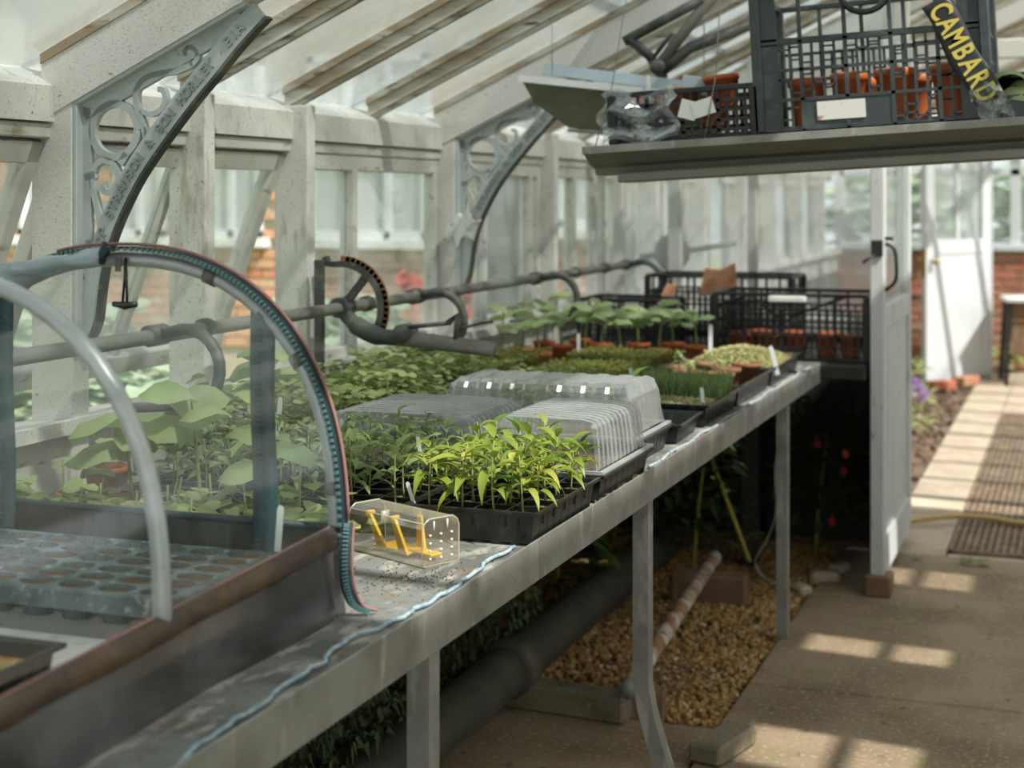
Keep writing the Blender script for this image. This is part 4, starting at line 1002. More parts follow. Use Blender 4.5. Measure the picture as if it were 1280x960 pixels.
# ---- ribbed clear lids
def lid(label, x0, x1, y0, y1, z0, h, along, ribs=15):
    cx, cy = (x0+x1)/2, (y0+y1)/2; w, d = (x1-x0)/2, (y1-y0)/2
    t = thing('propagator_lid', label, 'lid', (cx,cy,z0), (0,0,0), 'ribbed clear propagator lids')
    n = ribs*8
    prof = [(1.0,0.0),(.99,.10),(.955,.55),(.92,.84),(.85,.95),(.65,1.0),(0,1.04)]
    full = prof + [(-a, b) for a, b in prof[:-1][::-1]]
    def fn(u, v):
        i = v*(len(full)-1); k = min(int(i), len(full)-2); f = i-k
        a = full[k][0]*(1-f)+full[k+1][0]*f; b = full[k][1]*(1-f)+full[k+1][1]*f
        s_ = u*2-1; end = 1-abs(s_)
        rib = (.003 if int(u*n/4) % 2 else -.003) if .02 < u < .98 else 0
        e = min(1, end/.10); hh = h*b
        q = (1-(1-e)**2)**.5 if e < 1 else 1
        hh2 = min(hh, h*q) ; rr = rib*(1 if b > .1 else .3)
        nx = a/1.0
        if along == 'x': return (s_*(w-.010*(b)), a*(d-.008)+rr*nx, hh2 + rr*(1-abs(a)))
        return (a*(w-.008)+rr*nx, s_*(d-.010*b), hh2 + rr*(1-abs(a)))
    # along = the axis the lid is long on; ribs cross it
    MB().grid(fn, n, len(full)*2-2).build('lid_shell', M['lid'], t, smooth=False)
    m = MB(); o = .010
    for (a, b) in (((-w-o,-d-o),(w+o,-d)), ((-w-o,d),(w+o,d+o)), ((-w-o,-d),(-w,d)), ((w,-d),(w+o,d))): m.box((a[0],a[1],-.004), (b[0],b[1],.001))
    m.build('lid_flange', M['lid'], t)
    return t
lid('ribbed clear lid on the bench edge just behind the bright pepper seedlings', -1.165,-.912,2.99,3.355, ZB+.066, .098, 'y', 12)
lid('ribbed clear lid left of its twin, behind the tomato seedlings', -1.55,-1.185,2.99,3.355, ZB+.066, .092, 'y', 12)
lid('taller ribbed clear lid, farthest back of the three', -1.45,-.965,3.43,3.72, ZB+.066, .115, 'x', 8)

# ---- clear trap box with yellow door levers
A0 = Vector((-1.209,2.462)); A1 = Vector((-1.033,2.378)); ang = math.atan2(A1.y-A0.y, A1.x-A0.x); L = (A1-A0).length
tr = thing('mouse_trap', 'small clear plastic trap box with bright yellow levers on the bench', 'trap', (A0.x,A0.y,ZB+.001), (0,0,ang))
Wd, Ht = .082, .078; t = .0022
sec = [(0,0),(0,.062),(.004,.071),(.014,Ht),(Wd-.014,Ht),(Wd-.004,.071),(Wd,.062),(Wd,0)]
m = MB(); n = len(sec)
m.add([(0,y,z) for y,z in sec]+[(L,y,z) for y,z in sec], [(i,i+1,n+i+1,n+i) for i in range(n-1)])
m.build('trap_body', M['trap_clear'], tr, smooth=False)
MB().add([(L,y,z) for y,z in sec], [tuple(range(n))]).build('trap_end', M['trap_clear'], tr, smooth=False)
m = MB()
for x in (0, L):
    m.tube([(x,y,z) for y,z in sec]+[(x,0,0)], .0014, 6)
m.tube([(0,.004,.071),(L,.004,.071)], .0012, 6); m.tube([(0,.001,.001),(L,.001,.001)], .0014, 6); m.box((L*.45,-.001,.060), (L*.47,.016,.0795))
m.build('trap_rim', M['trap_edge'], tr)
MB().box((0,0,.0005), (L,Wd,.003)).build('trap_floor', M['trap_clear'], tr)
m = MB()
for i in range(3):
    for j in range(4): m.lathe([(0,0),(.0022,0),(.0022,.002),(0,.002)], 8, (L+.001,.016+i*.024,.012+j*.013), Matrix.Rotation(R(90),4,'Y'))
for y in (.025,.055): m.box((L+.0005,y-.001,.058), (L+.002,y+.001,.074))
m.build('air_holes', M['white_plastic'], tr)
m = MB(); bz = .008
m.cbox((.045,.018,bz), (.135,.066,bz+.004), .001); m.cbox((.12,.03,bz+.003), (L-.012,.055,bz+.007), .001)
for (xa, xb) in ((.052,.072), (.118,.128)):
    m.add([(xb-.012,.016,bz),(xb+.010,.016,bz),(xa-.014,.016,.064),(xa-.024,.016,.066),(xb-.012,.022,bz),(xb+.010,.022,bz),(xa-.014,.022,.064),(xa-.024,.022,.066)], [(0,1,2,3),(7,6,5,4),(0,4,5,1),(1,5,6,2),(2,6,7,3),(3,7,4,0)])
    m.tube([(xa-.020,.012,.066),(xa-.020,.030,.066)], .004, 8)
m.add([(.112,.058,bz),(.134,.058,bz),(.124,.058,.068),(.114,.058,.068),(.112,.063,bz),(.134,.063,bz),(.124,.063,.068),(.114,.063,.068)], [(0,1,2,3),(7,6,5,4),(0,4,5,1),(1,5,6,2),(2,6,7,3),(3,7,4,0)])
m.build('yellow_lever', M['yellow'], tr, smooth=False, label='bright yellow door lever and treadle')
# ================================================================== PLANTS
ORD = ('first','second','third','fourth','fifth','sixth','seventh','eighth','ninth')
def place(i, j, rows): return '%s from left, %s row' % (ORD[i], 'front' if j == 0 else 'back' if j == rows-1 else ORD[j])
rnd = random.Random(11)
def leaf_mesh(name, mat, L, Wd, droop, fold, tipw=.5, n=6, round_=False, wav=0.0):
    """one leaf growing along +X from its base, bent down by droop and folded along its midrib"""
    m = MB(); vs = []; fs = []
    x = z = 0.0; th = R(12)
    for i in range(n+1):
        f = i/n
        if round_: w = Wd*max(.0,(1-(2*f-1)**2))**.5*(1.0 if f > .05 else .4)
        else: w = Wd*math.sin(math.pi*min(1, f**tipw))**1.0*(1-.15*f)
        w = max(w, .0006)
        up = fold*w
        vs += [(x, w/2, z+up+wav*math.sin(f*9)*Wd), (x, 0, z), (x, -w/2, z+up-wav*math.sin(f*8+1)*Wd)]
        th -= droop/n; x += L/n*math.cos(th); z += L/n*math.sin(th)
    for i in range(n):
        a = i*3; fs += [(a,a+3,a+4,a+1), (a+1,a+4,a+5,a+2)]
    m.add(vs, fs); m.smooth = True
    return m.mesh(name, M[mat])
PEP = [leaf_mesh('leaf', mt_, L, W_, R(d), .25, .62) for mt_, L, W_, d in (('pepper',.062,.017,75), ('pepper',.072,.020,105), ('pepper',.050,.015,45), ('pepper',.058,.018,60), ('pepper_dark',.055,.019,50), ('pepper_dark',.045,.015,35))]
TOM = [leaf_mesh('leaf', 'tomato', L, W_, R(d), .2, .7, wav=.12) for L, W_, d in ((.055,.022,60), (.048,.020,85), (.038,.017,40))]
def stem_mesh(h, r, bend, mat='stem', n=5):
    m = MB(); m.tube([(bend*(i/n)**2, bend*.4*math.sin(i/n*3), h*i/n) for i in range(n+1)], [r*(1-.4*i/n) for i in range(n+1)], 5)
    return m.mesh('stem', M[mat])
STEMS = [stem_mesh(.125,.0022,.008), stem_mesh(.14,.0022,-.010), stem_mesh(.11,.002,.006)]
def plant(name, label, group, p, h, leaves, nleaf, size, spread=.9, top=True, stem=None, cat='seedling'):
    t = thing(name, label, cat, p, (0,0,rnd.random()*6.28), group)
    sm = stem or rnd.choice(STEMS); s_ = put('stem', sm, t, (0,0,0), None, (1,1,h/.125))
    for i in range(nleaf):
        f = .35 + .65*(i/(nleaf-1)) if nleaf > 1 else 1
        az = i*2.4 + rnd.uniform(-.3,.3); el = R(rnd.uniform(-10,30) + (35*f if top else 0))
        sc = size*(1.1-.35*abs(f-.7))*rnd.uniform(.8,1.15)
        put('leaf', rnd.choice(leaves), t, (.004*math.cos(az), .004*math.sin(az), h*f*.98), (rnd.uniform(-.25,.25), -el*spread, az), sc)
    return t
# bright pepper seedlings, 4 x 6 cells
for i in range(4):
    for j in range(6):
        p = (-1.148+.246*(i+.5)/4+rnd.uniform(-.008,.008), 2.575+.37*(j+.5)/6+rnd.uniform(-.008,.008), ZB+.050)
        lv = PEP[:4] if (i > 0 or j < 3) else PEP
        plant('pepper_seedling', 'bright green pepper seedling in the bench-edge tray, ' + place(i,j,6), 'pepper seedlings in the celled tray', p, rnd.uniform(.083,.122), PEP[:5] if rnd.random() < .5 else PEP[:4], rnd.choice((11,12,13)), rnd.uniform(.85,1.1))
for i in range(4):
    for j in range(6):
        p = (-1.43+.268*(i+.5)/4+rnd.uniform(-.01,.01), 2.575+.385*(j+.5)/6+rnd.uniform(-.01,.01), ZB+.048)
        plant('tomato_seedling', 'dark tomato seedling in the tray behind the clear box, ' + place(i,j,6), 'tomato seedlings in the celled tray', p, rnd.uniform(.085,.14), TOM, rnd.choice((8,9,10)), rnd.uniform(.8,1.1))
for i in range(4):
    for j in range(5):
        p = (-1.72+.26*(i+.5)/4+rnd.uniform(-.01,.01), 2.53+.36*(j+.5)/5+rnd.uniform(-.01,.01), ZB+.048)
        plant('tomato_seedling', 'tomato seedling in the shaded tray behind the tunnel, ' + place(i,j,5), 'tomato seedlings behind the tunnel', p, rnd.uniform(.09,.15), TOM, 8, rnd.uniform(.85,1.15))
# small-leaved seedlings along the wall: stem and a crown of small leaves each
def crown_mesh(name, mat, n, rad, h, ls, lw, seed, round_=True, up=.4):
    r = random.Random(seed); m = MB()
    for i in range(n):
        az = r.random()*6.283; f = r.random(); rr = rad*math.sqrt(r.random())*(1-.3*f); z = h*(.25+.75*f)
        el = r.uniform(-.5,.9)*up; c_, s_ = math.cos(az), math.sin(az); L = ls*r.uniform(.7,1.3); w = lw*r.uniform(.7,1.3)
        o = Vector((rr*c_, rr*s_, z)); a2 = az + r.uniform(-1,1); d = Vector((math.cos(a2)*math.cos(el), math.sin(a2)*math.cos(el), math.sin(el))); sd = Vector((-math.sin(a2), math.cos(a2), r.uniform(-.5,.5))).normalized(); dn = Vector((0,0,-.12*L))
        if round_:
            m.add([o, o+d*L*.3+sd*w*.5, o+d*L*.75+sd*w*.42+dn, o+d*L+dn*1.6, o+d*L*.75-sd*w*.42+dn, o+d*L*.3-sd*w*.5], [(0,1,2,3),(0,3,4,5)])
        else:
            m.add([o, o+d*L*.4+sd*w*.5, o+d*L+dn*2, o+d*L*.4-sd*w*.5], [(0,1,2,3)])
    m.smooth = False
    return m.mesh(name, M[mat])
PEAF = [crown_mesh('foliage', 'pea', 44, .040, .115, .026, .021, s) for s in (1,2,3,4)]
PSTEM = stem_mesh(.10,.0024,.01)
def small_plant(p, s, label, group, name='leafy_seedling', fol=PEAF):
    t = thing(name, label, 'seedling', p, (0,0,rnd.random()*6), group); t.scale = (s,s,s*rnd.uniform(.85,1.2))
    put('stem', PSTEM, t); put('foliage', rnd.choice(fol), t)
for q, (x0, x1, y0, y1, nx, ny) in enumerate(((-1.94,-1.61,3.12,3.48,4,5), (-1.94,-1.61,3.54,3.9,4,5), (-1.94,-1.64,3.97,4.38,4,5), (-1.59,-1.27,3.82,4.26,4,5))):
    for i in range(nx):
        for j in range(ny):
            p = (x0+(x1-x0)*(i+.5)/nx+rnd.uniform(-.012,.012), y0+(y1-y0)*(j+.5)/ny+rnd.uniform(-.012,.012), ZB+.046)
            low = x0 > -1.6
            small_plant(p, rnd.uniform(.85,1.25)*(.62 if low else 1.0), 'small leafy seedling in ' + ('the wall tray left of the lids', 'the wall tray below the toothed gear', 'the farthest leafy wall tray', 'the tray behind the taller lid')[q] + ', ' + place(i,j,ny), 'leafy seedlings behind the lids' if low else 'leafy seedlings along the wall')
# big round-leaved seedlings (squash, cucumber) in orange pots
def round_leaf(name, r, seed):
    rn = random.Random(seed); m = MB(); vs = [(0,0,0)]; n = 14
    for k in range(n):
        th = 2*math.pi*k/n; q = r*(1+.08*math.sin(5*th)+rn.uniform(-.04,.04))*(1-.25*math.exp(-((th-math.pi)/.5)**2)); vs.append((r*.8+q*math.cos(th), q*math.sin(th)*.95, -.22*q*abs(math.cos(th))+.12*r*math.cos(3*th)))
    vs += [((a[0]-r*.8)*.55+r*.8, a[1]*.55, a[2]*.25+.012) for a in vs[1:]]; vs[0] = (r*.75,0,.004)
    fs = [(0,n+1+k,n+1+(k+1)%n) for k in range(n)] + [(n+1+k,1+k,1+(k+1)%n,n+1+(k+1)%n) for k in range(n)]
    m.add(vs, fs); m.smooth = True; return m.mesh(name, M['cuc'])
RL = [round_leaf('leaf', .052, 1), round_leaf('leaf', .044, 2), round_leaf('leaf', .036, 3)]
CST = stem_mesh(.125,.0035,.014)
pot_prof = [(.036,0),(.044,.070),(.047,.070),(.048,.082),(.045,.084),(.042,.072),(.035,.006),(0,.006)]
POT = MB().lathe(pot_prof, 20).mesh('pot_shell', M['orange']); POTB = MB().lathe(pot_prof, 20).mesh('pot_shell', M['brownpot'])
PSOIL = MB().lathe([(.0425,.072),(.02,.076),(0,.076)], 14).mesh('compost', M['compost'])
def pot(p, label, group, s=1.0, mesh=None, name='plant_pot', rot=(0,0,0)):
    t = thing(name, label, 'pot', p, rot, group); t.scale = (s,s,s)
    put('pot_shell', mesh or POT, t); put('compost', PSOIL, t); return t
def big_seedling(p, h, n, s, label, group):
    t = thing('round_leaved_seedling', label, 'seedling', p, (0,0,rnd.random()*6.28), group)
    put('stem', CST, t, None, None, (1.2,1.2,h/.125))
    for i in range(n):
        az = i*2.3+rnd.uniform(-.4,.4); f = .62+.38*i/max(1,n-1)
        put('leaf', rnd.choice(RL), t, (.012*f*f, 0, h*f), (rnd.uniform(-.35,.35), rnd.uniform(-.35,.2), az), s*rnd.uniform(.8,1.15))
BK = ['%s in the %s row' % (ORD[i], r) for r, n in (('front',5),('middle',5),('back',3)) for i in range(n)]
for k, (x, y) in enumerate(((-1.90,5.05),(-1.78,5.12),(-1.66,5.26),(-1.55,5.33),(-1.42,5.38),(-1.90,5.27),(-1.79,5.40),(-1.68,5.52),(-1.55,5.58),(-1.43,5.62),(-1.90,5.52),(-1.80,5.64),(-1.33,5.55))):
    pot((x,y,ZB+.001), 'orange pot at the far bench end under a round-leaved seedling, ' + BK[k], 'orange pots at the far bench end', .9)
    big_seedling((x,y,ZB+.066), rnd.uniform(.12,.19), rnd.choice((3,4)), rnd.uniform(.85,1.2), 'round-leaved seedling in an orange pot, far bench end, ' + BK[k], 'round-leaved seedlings at the far bench end')
TK = ('front row, leftmost','front row, second from left','front row, second from right','front row, rightmost','alone at the left behind the others','farthest back')
for k, (x, y) in enumerate(((-1.72,2.40),(-1.60,2.385),(-1.47,2.40),(-1.35,2.41),(-1.83,2.64),(-1.66,2.98))):
    pot((x,y,ZB+.001), 'orange pot behind the tunnel film, ' + TK[k], 'orange pots behind the tunnel', .95)
    big_seedling((x,y,ZB+.068), (.07,.15,.20,.13,.06,.2)[k], (2,4,4,3,2,4)[k], (.7,1.2,1.35,1.1,.7,1.3)[k], 'large round-leaved seedling behind the tunnel, ' + TK[k], 'round-leaved seedlings behind the tunnel')
# low green mass behind the far end of the tunnel
LOW = [crown_mesh('foliage', 'pea', 60, .055, .075, .030, .024, s) for s in (7,8)]
for i, j, x, y in [(i, j, -1.93+.085*i+rnd.uniform(-.02,.02), 2.19+.09*j+rnd.uniform(-.02,.02)) for i in range(9) for j in range(3)]:
    if x < -1.22 and not any((x-a)**2+(y-b)**2 < .0022 for a,b in ((-1.72,2.40),(-1.60,2.385),(-1.47,2.40),(-1.35,2.41))):
        small_plant((x,y,ZB+.002), rnd.uniform(1.05,1.4), 'low leafy seedling just behind the tunnel end, ' + place(i,j,3), 'low seedlings behind the tunnel end', 'low_seedling', LOW)
# dense sprouts: nobody could count them, each tray's own mass
def sprouts(name, label, x0, x1, y0, y1, z, n, h, mat, seed, blade=False, cat='sprouts', dome=0.0):
    r = random.Random(seed); m = MB()
    for i in range(n):
        u, v = r.random(), r.random(); x = x0+(x1-x0)*u; y = y0+(y1-y0)*v; hh = h*r.uniform(.6,1.2); zz = z + dome*(1-(2*u-1)**2)*(1-(2*v-1)**2)
        az = r.random()*6.28; c_, s_ = math.cos(az), math.sin(az)
        if blade:
            w = .0016; b = r.uniform(0,.03); m.add([(x-w*s_,y+w*c_,zz),(x+w*s_,y-w*c_,zz),(x+b*c_*.4,y+b*s_*.4,zz+hh*.6),(x+b*c_,y+b*s_,zz+hh)], [(0,1,2),(0,2,3)])
        else:
            l = .011*r.uniform(.7,1.5); w = l*.4; e = r.uniform(-.3,.6)*l
            for sg in (1,-1): m.add([(x,y,zz+hh), (x+sg*l*.5*c_-w*s_, y+sg*l*.5*s_+w*c_, zz+hh+e*.5), (x+sg*l*c_, y+sg*l*s_, zz+hh+e), (x+sg*l*.5*c_+w*s_, y+sg*l*.5*s_-w*c_, zz+hh+e*.5)], [(0,1,2,3)])
            m.add([(x,y,zz),(x+.001,y,zz),(x,y,zz+hh)], [(0,1,2)])
    o = m.build(name, M[mat], None, kind='stuff', smooth=False); tag(o, label, cat); return o
sprouts('sprout_mass', 'mossy green sprouts filling the tray in the middle of the far bench', -1.60,-1.29,4.34,4.81, ZB+.05, 2600, .035, 'moss', 31)
sprouts('sprout_mass', 'green sprouts in the tray against the wall under the far levers', -1.94,-1.67,4.46,4.94, ZB+.05, 2000, .05, 'moss', 32)
sprouts('sprout_mass', 'orange-tinged green sprouts in front of the round-leaved seedlings', -1.61,-1.31,4.88,5.19, ZB+.05, 1600, .04, 'moss', 33)
sprouts('sprout_mass', 'pale yellow-green mound of sprouts in the tray at the bench far corner', -1.25,-.96,5.04,5.50, ZB+.045, 3600, .012, 'mosspale', 34, dome=.045)
sprouts('sprout_mass', 'fine upright chives in the back of the tray beyond the lids', -1.19,-.95,4.24,4.44, ZB+.05, 900, .075, 'chive', 35, True)
sprouts('sprout_mass', 'pale low sprouts in the front of the tray beyond the lids', -1.19,-.955,4.07,4.22, ZB+.05, 900, .008, 'mosspale', 36)
for k, (x, y, nm) in enumerate(((-1.145,3.86,0),(-1.12,3.96,0),(-1.19,3.83,0),(-1.23,3.92,0))):
    plant('pepper_seedling', 'dark pepper plant behind the taller lid, ' + ('nearest the bench edge','farthest back','front, near the lid','leftmost')[k], 'pepper plants beside the taller lid', (x,y,ZB+.012), .13, PEP[4:], 8, 1.1)
BP = ('front right','front left','middle left','middle right','back left','back right')
for k, (x, y) in enumerate(((-1.03,4.60),(-1.13,4.62),(-1.19,4.74),(-1.04,4.74),(-1.12,4.86),(-1.01,4.90))):
    pot((x,y,ZB+.006), 'brown pot in the long tray near the bench corner, ' + BP[k], 'brown pots in the long tray', 1.0, POTB)
    sprouts_n = small_plant((x,y,ZB+.078), .45, 'tiny seedling in a brown pot near the bench corner, ' + BP[k], 'tiny seedlings in brown pots')
# white labels
for (px, py, Y, lab, tl, s) in ((519,616,2.60,'white plant label leaning at the front corner of the pepper tray',(R(6),R(-16),R(8)),.62), (527,560,2.70,'white plant label half hidden among the pepper seedlings',(0,R(-10),0),.62), (795,475,4.30,'white plant label leaning left in the green sprouts',(0,R(-12),.1),1.0),
        (888,420,5.10,'tall white plant label by the round-leaved seedlings nearest the crates',(0,0,.2),1.1), (972,448,5.06,'large white plant label in the pale sprouts at the bench corner',(0,R(-14),.1),1.2), (723,430,5.0,'white plant label among the round-leaved seedlings, left of centre',(0,0,.1),1.0), (880,500,4.12,'small white plant label in the chive tray',(0,R(-5),.2),.9),
        (430,540,3.05,'white plant label beside the left-hand ribbed lid',(0,R(-6),.1),.8), (347,515,2.95,'white plant label in the pots behind the tunnel, left of the hoop',(0,R(5),.1),.9), (368,580,2.78,'second white plant label behind the tunnel, nearer the hoop',(0,R(-4),.1),.7)):
    p = at_y(px, py, Y); label_stick((p.x, Y, max(p.z-.045*s, ZB+.03)), lab, tl, s)

# ---- plants in the shade under the bench and outside
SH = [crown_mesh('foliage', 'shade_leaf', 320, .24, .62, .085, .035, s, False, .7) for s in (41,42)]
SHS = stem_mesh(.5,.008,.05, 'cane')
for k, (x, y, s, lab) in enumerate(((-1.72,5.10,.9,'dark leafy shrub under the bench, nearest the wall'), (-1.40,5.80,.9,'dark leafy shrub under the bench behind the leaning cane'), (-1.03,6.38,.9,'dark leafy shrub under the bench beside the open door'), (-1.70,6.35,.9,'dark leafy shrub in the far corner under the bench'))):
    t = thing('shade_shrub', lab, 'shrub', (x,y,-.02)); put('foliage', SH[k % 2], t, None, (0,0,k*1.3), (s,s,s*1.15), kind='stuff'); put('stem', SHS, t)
for k, (px, py, col, lab) in enumerate(((1022,548,'fuchsia','fuchsia pink flower hanging in the shade by the door, upper left'), (1057,560,'orange','small orange flower hanging in the shade by the door'), (1055,582,'fuchsia','fuchsia pink flower hanging in the shade by the door, lower right'), (1040,645,'redflower','dull red drooping flower low in the shade by the door'))):
    p = at_y(px, py, 6.0); m = MB()
    for j in range(7):
        a = j*.9; m.add([(0,0,0),(.016*math.cos(a),.016*math.sin(a),-.018),(.006*math.cos(a+.3),.006*math.sin(a+.3),-.042),(.012*math.cos(a+.6),.012*math.sin(a+.6),-.018)], [(0,1,2,3)])
    o = m.build('hanging_flower', M[col], None, p); tag(o, lab, 'flower')
MOSS = crown_mesh('foliage', 'hedge', 1500, .5, .10, .03, .014, 51, False)
for k, (x, y, lab) in enumerate(((-1.72,3.2,'low ferny weeds behind the heating pipes near the front'), (-1.75,4.3,'low ferny weeds behind the heating pipes beside the gravel'))):
    t = put('ferny_weeds', MOSS, None, (x,y,.0), None, (.5,1,3.2), kind='stuff'); tag(t, lab, 'weeds')
# outside the windows
OB = [crown_mesh('foliage', 'sage', 420, .36, .9, .14, .10, s) for s in (61,62)]; OD = [crown_mesh('foliage', 'hedge', 420, .4, .7, .12, .07, 63)]
OST = stem_mesh(.4,.012,.03, 'wood')
def shrub(x, y, s, fol, lab, grp=None):
    t = thing('outdoor_shrub', lab, 'shrub', (x,y,-.08), (0,0,rnd.random()*6), grp); t.scale = (s,s,s); put('foliage', fol, t, kind='stuff'); put('stem', OST, t)
for k, (x, y) in enumerate(((-2.85,2.7),(-3.75,3.7),(-2.95,4.75),(-3.75,5.6),(-2.95,6.4),(-4.7,4.6),(-4.75,6.5),(-3.8,7.6))):
    shrub(x, y, .98 if k < 5 else 1.1, OB[k % 2], 'pale sage-green shrub outside the side windows, ' + ('nearest the camera','second row, left','beside the first closed window','second row, middle','below the second bracket','farthest left of the back row','back row, right','farthest toward the brick building')[k], 'pale shrubs outside the side windows')
shrub(-2.80,3.72,.75, OD[0], 'dark green shrub outside, behind the first post right of the tunnel hoop')
shrub(-5.0,9.6,1.0, OD[0], 'dark green shrub against the brick building under its wide window')
for k, (px, py, Y) in enumerate(((508,350,8.6),(516,358,8.6),(584,350,8.3),(580,368,8.3),(588,360,8.2))):
    p = at_y(px, py, Y); m = MB(); rn = random.Random(k)
    for j in range(26):
        d = Vector((rn.gauss(0,1),rn.gauss(0,1),rn.gauss(0,1))).normalized()*.055; u_ = d.orthogonal().normalized()*.03; m.add([d*.3, d+u_, d*1.3, d-u_], [(0,1,2,3)])
    m.tube([(0,0,0),(.02,.01,-(p.z+.08))], .006, 5)
    o = m.build('red_flower', M['redflower'], None, p); tag(o, 'red flower head outside the windows, ' + ('beside the first wide window','just right of another red bloom, lower','behind the vent shaft at the second bracket','behind the vent shaft, lowest of its three','behind the vent shaft, rightmost of its three')[k], 'flower')
for k, (x, y, s) in enumerate(((-.2,15.9,2.0),(1.5,16.6,2.1),(-1.9,16.4,2.0),(-1.2,19.4,2.6),(2.2,20.6,2.6))):
    shrub(x, y, s, OD[0] if k % 2 else OB[k % 2], 'garden shrub beyond the far end windows, ' + ('nearest, in the middle','nearest, at the right','nearest, at the left','behind, at the left','behind, at the right')[k], 'garden shrubs beyond the far end windows')
# flowers along the far path
FB = crown_mesh('foliage', 'pea', 160, .20, .42, .07, .028, 71, False, .6)
for k, (x, y, s) in enumerate(((-1.02,9.6,.85),(-1.12,10.4,1.0),(-1.05,8.4,.6))):
    t = thing('border_plant', ('leafy border plant with purple flowers by the far path','taller leafy border plant behind the purple flowers','small leafy plant by the far path nearest the open door')[k], 'plant', (x,y,-.03), (0,0,k)); t.scale = (s,s,s)
    put('foliage', FB, t, kind='stuff'); put('stem', OST, t, None, None, (.3,.3,.8))
    if k == 0:
        for j in range(5):
            m = MB(); rn = random.Random(j)
            for q in range(16):
                d = Vector((rn.gauss(0,1),rn.gauss(0,1),rn.gauss(0,1))).normalized()*.05; u_ = d.orthogonal().normalized()*.025; m.add([d*.2, d+u_, d*1.2, d-u_], [(0,1,2,3)])
            m.build('flower_head', M['purple'], t, (.05+.07*math.cos(j*1.3), -.1+.07*math.sin(j*2.1), .36+.05*(j%3)))
for k, (px, py) in enumerate(((1148,700),(1208,706),(1228,708),(1238,432))):
    p = at_z(px, py, 0.0) if k < 3 else Vector((-.63,13.4,0))
    t = put('path_weed', crown_mesh('foliage', 'pea', 26, .03, .05, .03, .02, 80+k) if k == 0 else LOW[k % 2], None, p, None, (.45 if k < 3 else 3.0)); tag(t, ('small green weed at the path joint beside the open door','tiny green weed by the grating edge, left of a pair','tiny green weed by the grating edge, right of a pair','leafy weed at the foot of the far brick wall')[k], 'weed')
# ================================================================== HANGING SHELF AND CRATES
SA = R(-3.15); SY0 = 3.86; S0 = at_y(728,187,SY0)
sh = thing('hanging_shelf', 'dull aluminium shelf hung on wires across the house, loaded with crates', 'shelf', S0, (0,SA,0))
SR = Matrix.Rotation(SA, 4, 'Y')
def on_shelf(x, y, z=0.0): return S0 + (SR @ Vector((x, y, z)))
SL = 1.75
prof = [(0,.006),(0,-.012),(.012,-.014),(.06,-.040),(.10,-.048),(.105,-.066),(.20,-.066),(.205,-.048),(.34,-.040),(.40,-.012),(.40,.006),(.394,.006),(.394,0),(.006,0),(.006,.006)]
n = len(prof); m = MB()
m.add([(0,y,z) for y,z in prof]+[(SL,y,z) for y,z in prof], [(i,(i+1)%n,n+(i+1)%n,n+i) for i in range(n)])
m.add([(0,y,z) for y,z in prof], [tuple(range(n))]); m.add([(SL,y,z) for y,z in prof], [tuple(range(n))[::-1]])
m.build('shelf_tray', M['alu'], sh, smooth=False); MB().cbox((0,-.004,-.013), (SL,0,.007), .001).build('sky_lit_lip', M['galv'], sh)  # added lighter strip: sky light on the shelf's front face put into colour
MB().cbox((.075,.05,-.090), (SL,.16,-.064), .004).build('under_channel', M['alu'], sh)
for (x, y, top) in ((.03,.01,(790,-40)), (.32,.01,(905,-60))):
    a = Vector((x,y,0)); b = SR.inverted() @ (at_y(top[0],top[1],SY0+.05)-S0)
    MB().tube([a, a.lerp(b,.35)+Vector((.012,0,0)), a.lerp(b,.7)+Vector((.004,0,0)), b], .0016, 5).build('hanging_wire', M['galv'], sh)
a = Vector((0,.01,-.006)); MB().tube([a, a+Vector((.03,.05,-.028)), a+Vector((.075,.06,-.042))], .0016, 5).build('hanging_wire', M['galv'], sh)

def lattice(m, W_, H_, nx, nz, t, rng=None, solid=None, minor=3, open_top=0.0, y0=0.0, hbars=None):
    """crate side in the X-Z plane from (0,0) to (W_,H_): strong ribs, thin bars between"""
    zs = hbars or [H_*k/nz for k in range(nz+1)]
    for z in zs: m.box((0,y0-t*.4,z-.004 if z > .004 else 0), (W_,y0+t,z+.004))
    for i in range(nx+1):
        x = W_*i/nx; m.box((max(0,x-.005),y0-t*.4,0), (min(W_,x+.005),y0+t,H_))
    for i in range(nx):
        for k in range(len(zs)-1):
            xa, xb = W_*i/nx, W_*(i+1)/nx; za, zb = zs[k], zs[k+1]
            if solid and solid(i, k): m.box((xa,y0,za), (xb,y0+t*.6,zb)); continue
            if open_top and zb > open_top: continue
            for j in range(1, minor+1):
                x = xa+(xb-xa)*j/(minor+1); m.box((x-.0035,y0,za), (x+.0035,y0+t*.6,zb))
            if rng:
                for j in range(minor+1):
                    for q in range(2):
                        if rng.random() < .55:
                            x = xa+(xb-xa)*j/(minor+1); z = za+(zb-za)*rng.uniform(.2,.85); m.box((x,y0,z-.0025), (x+(xb-xa)/(minor+1),y0+t*.6,z+.0025))
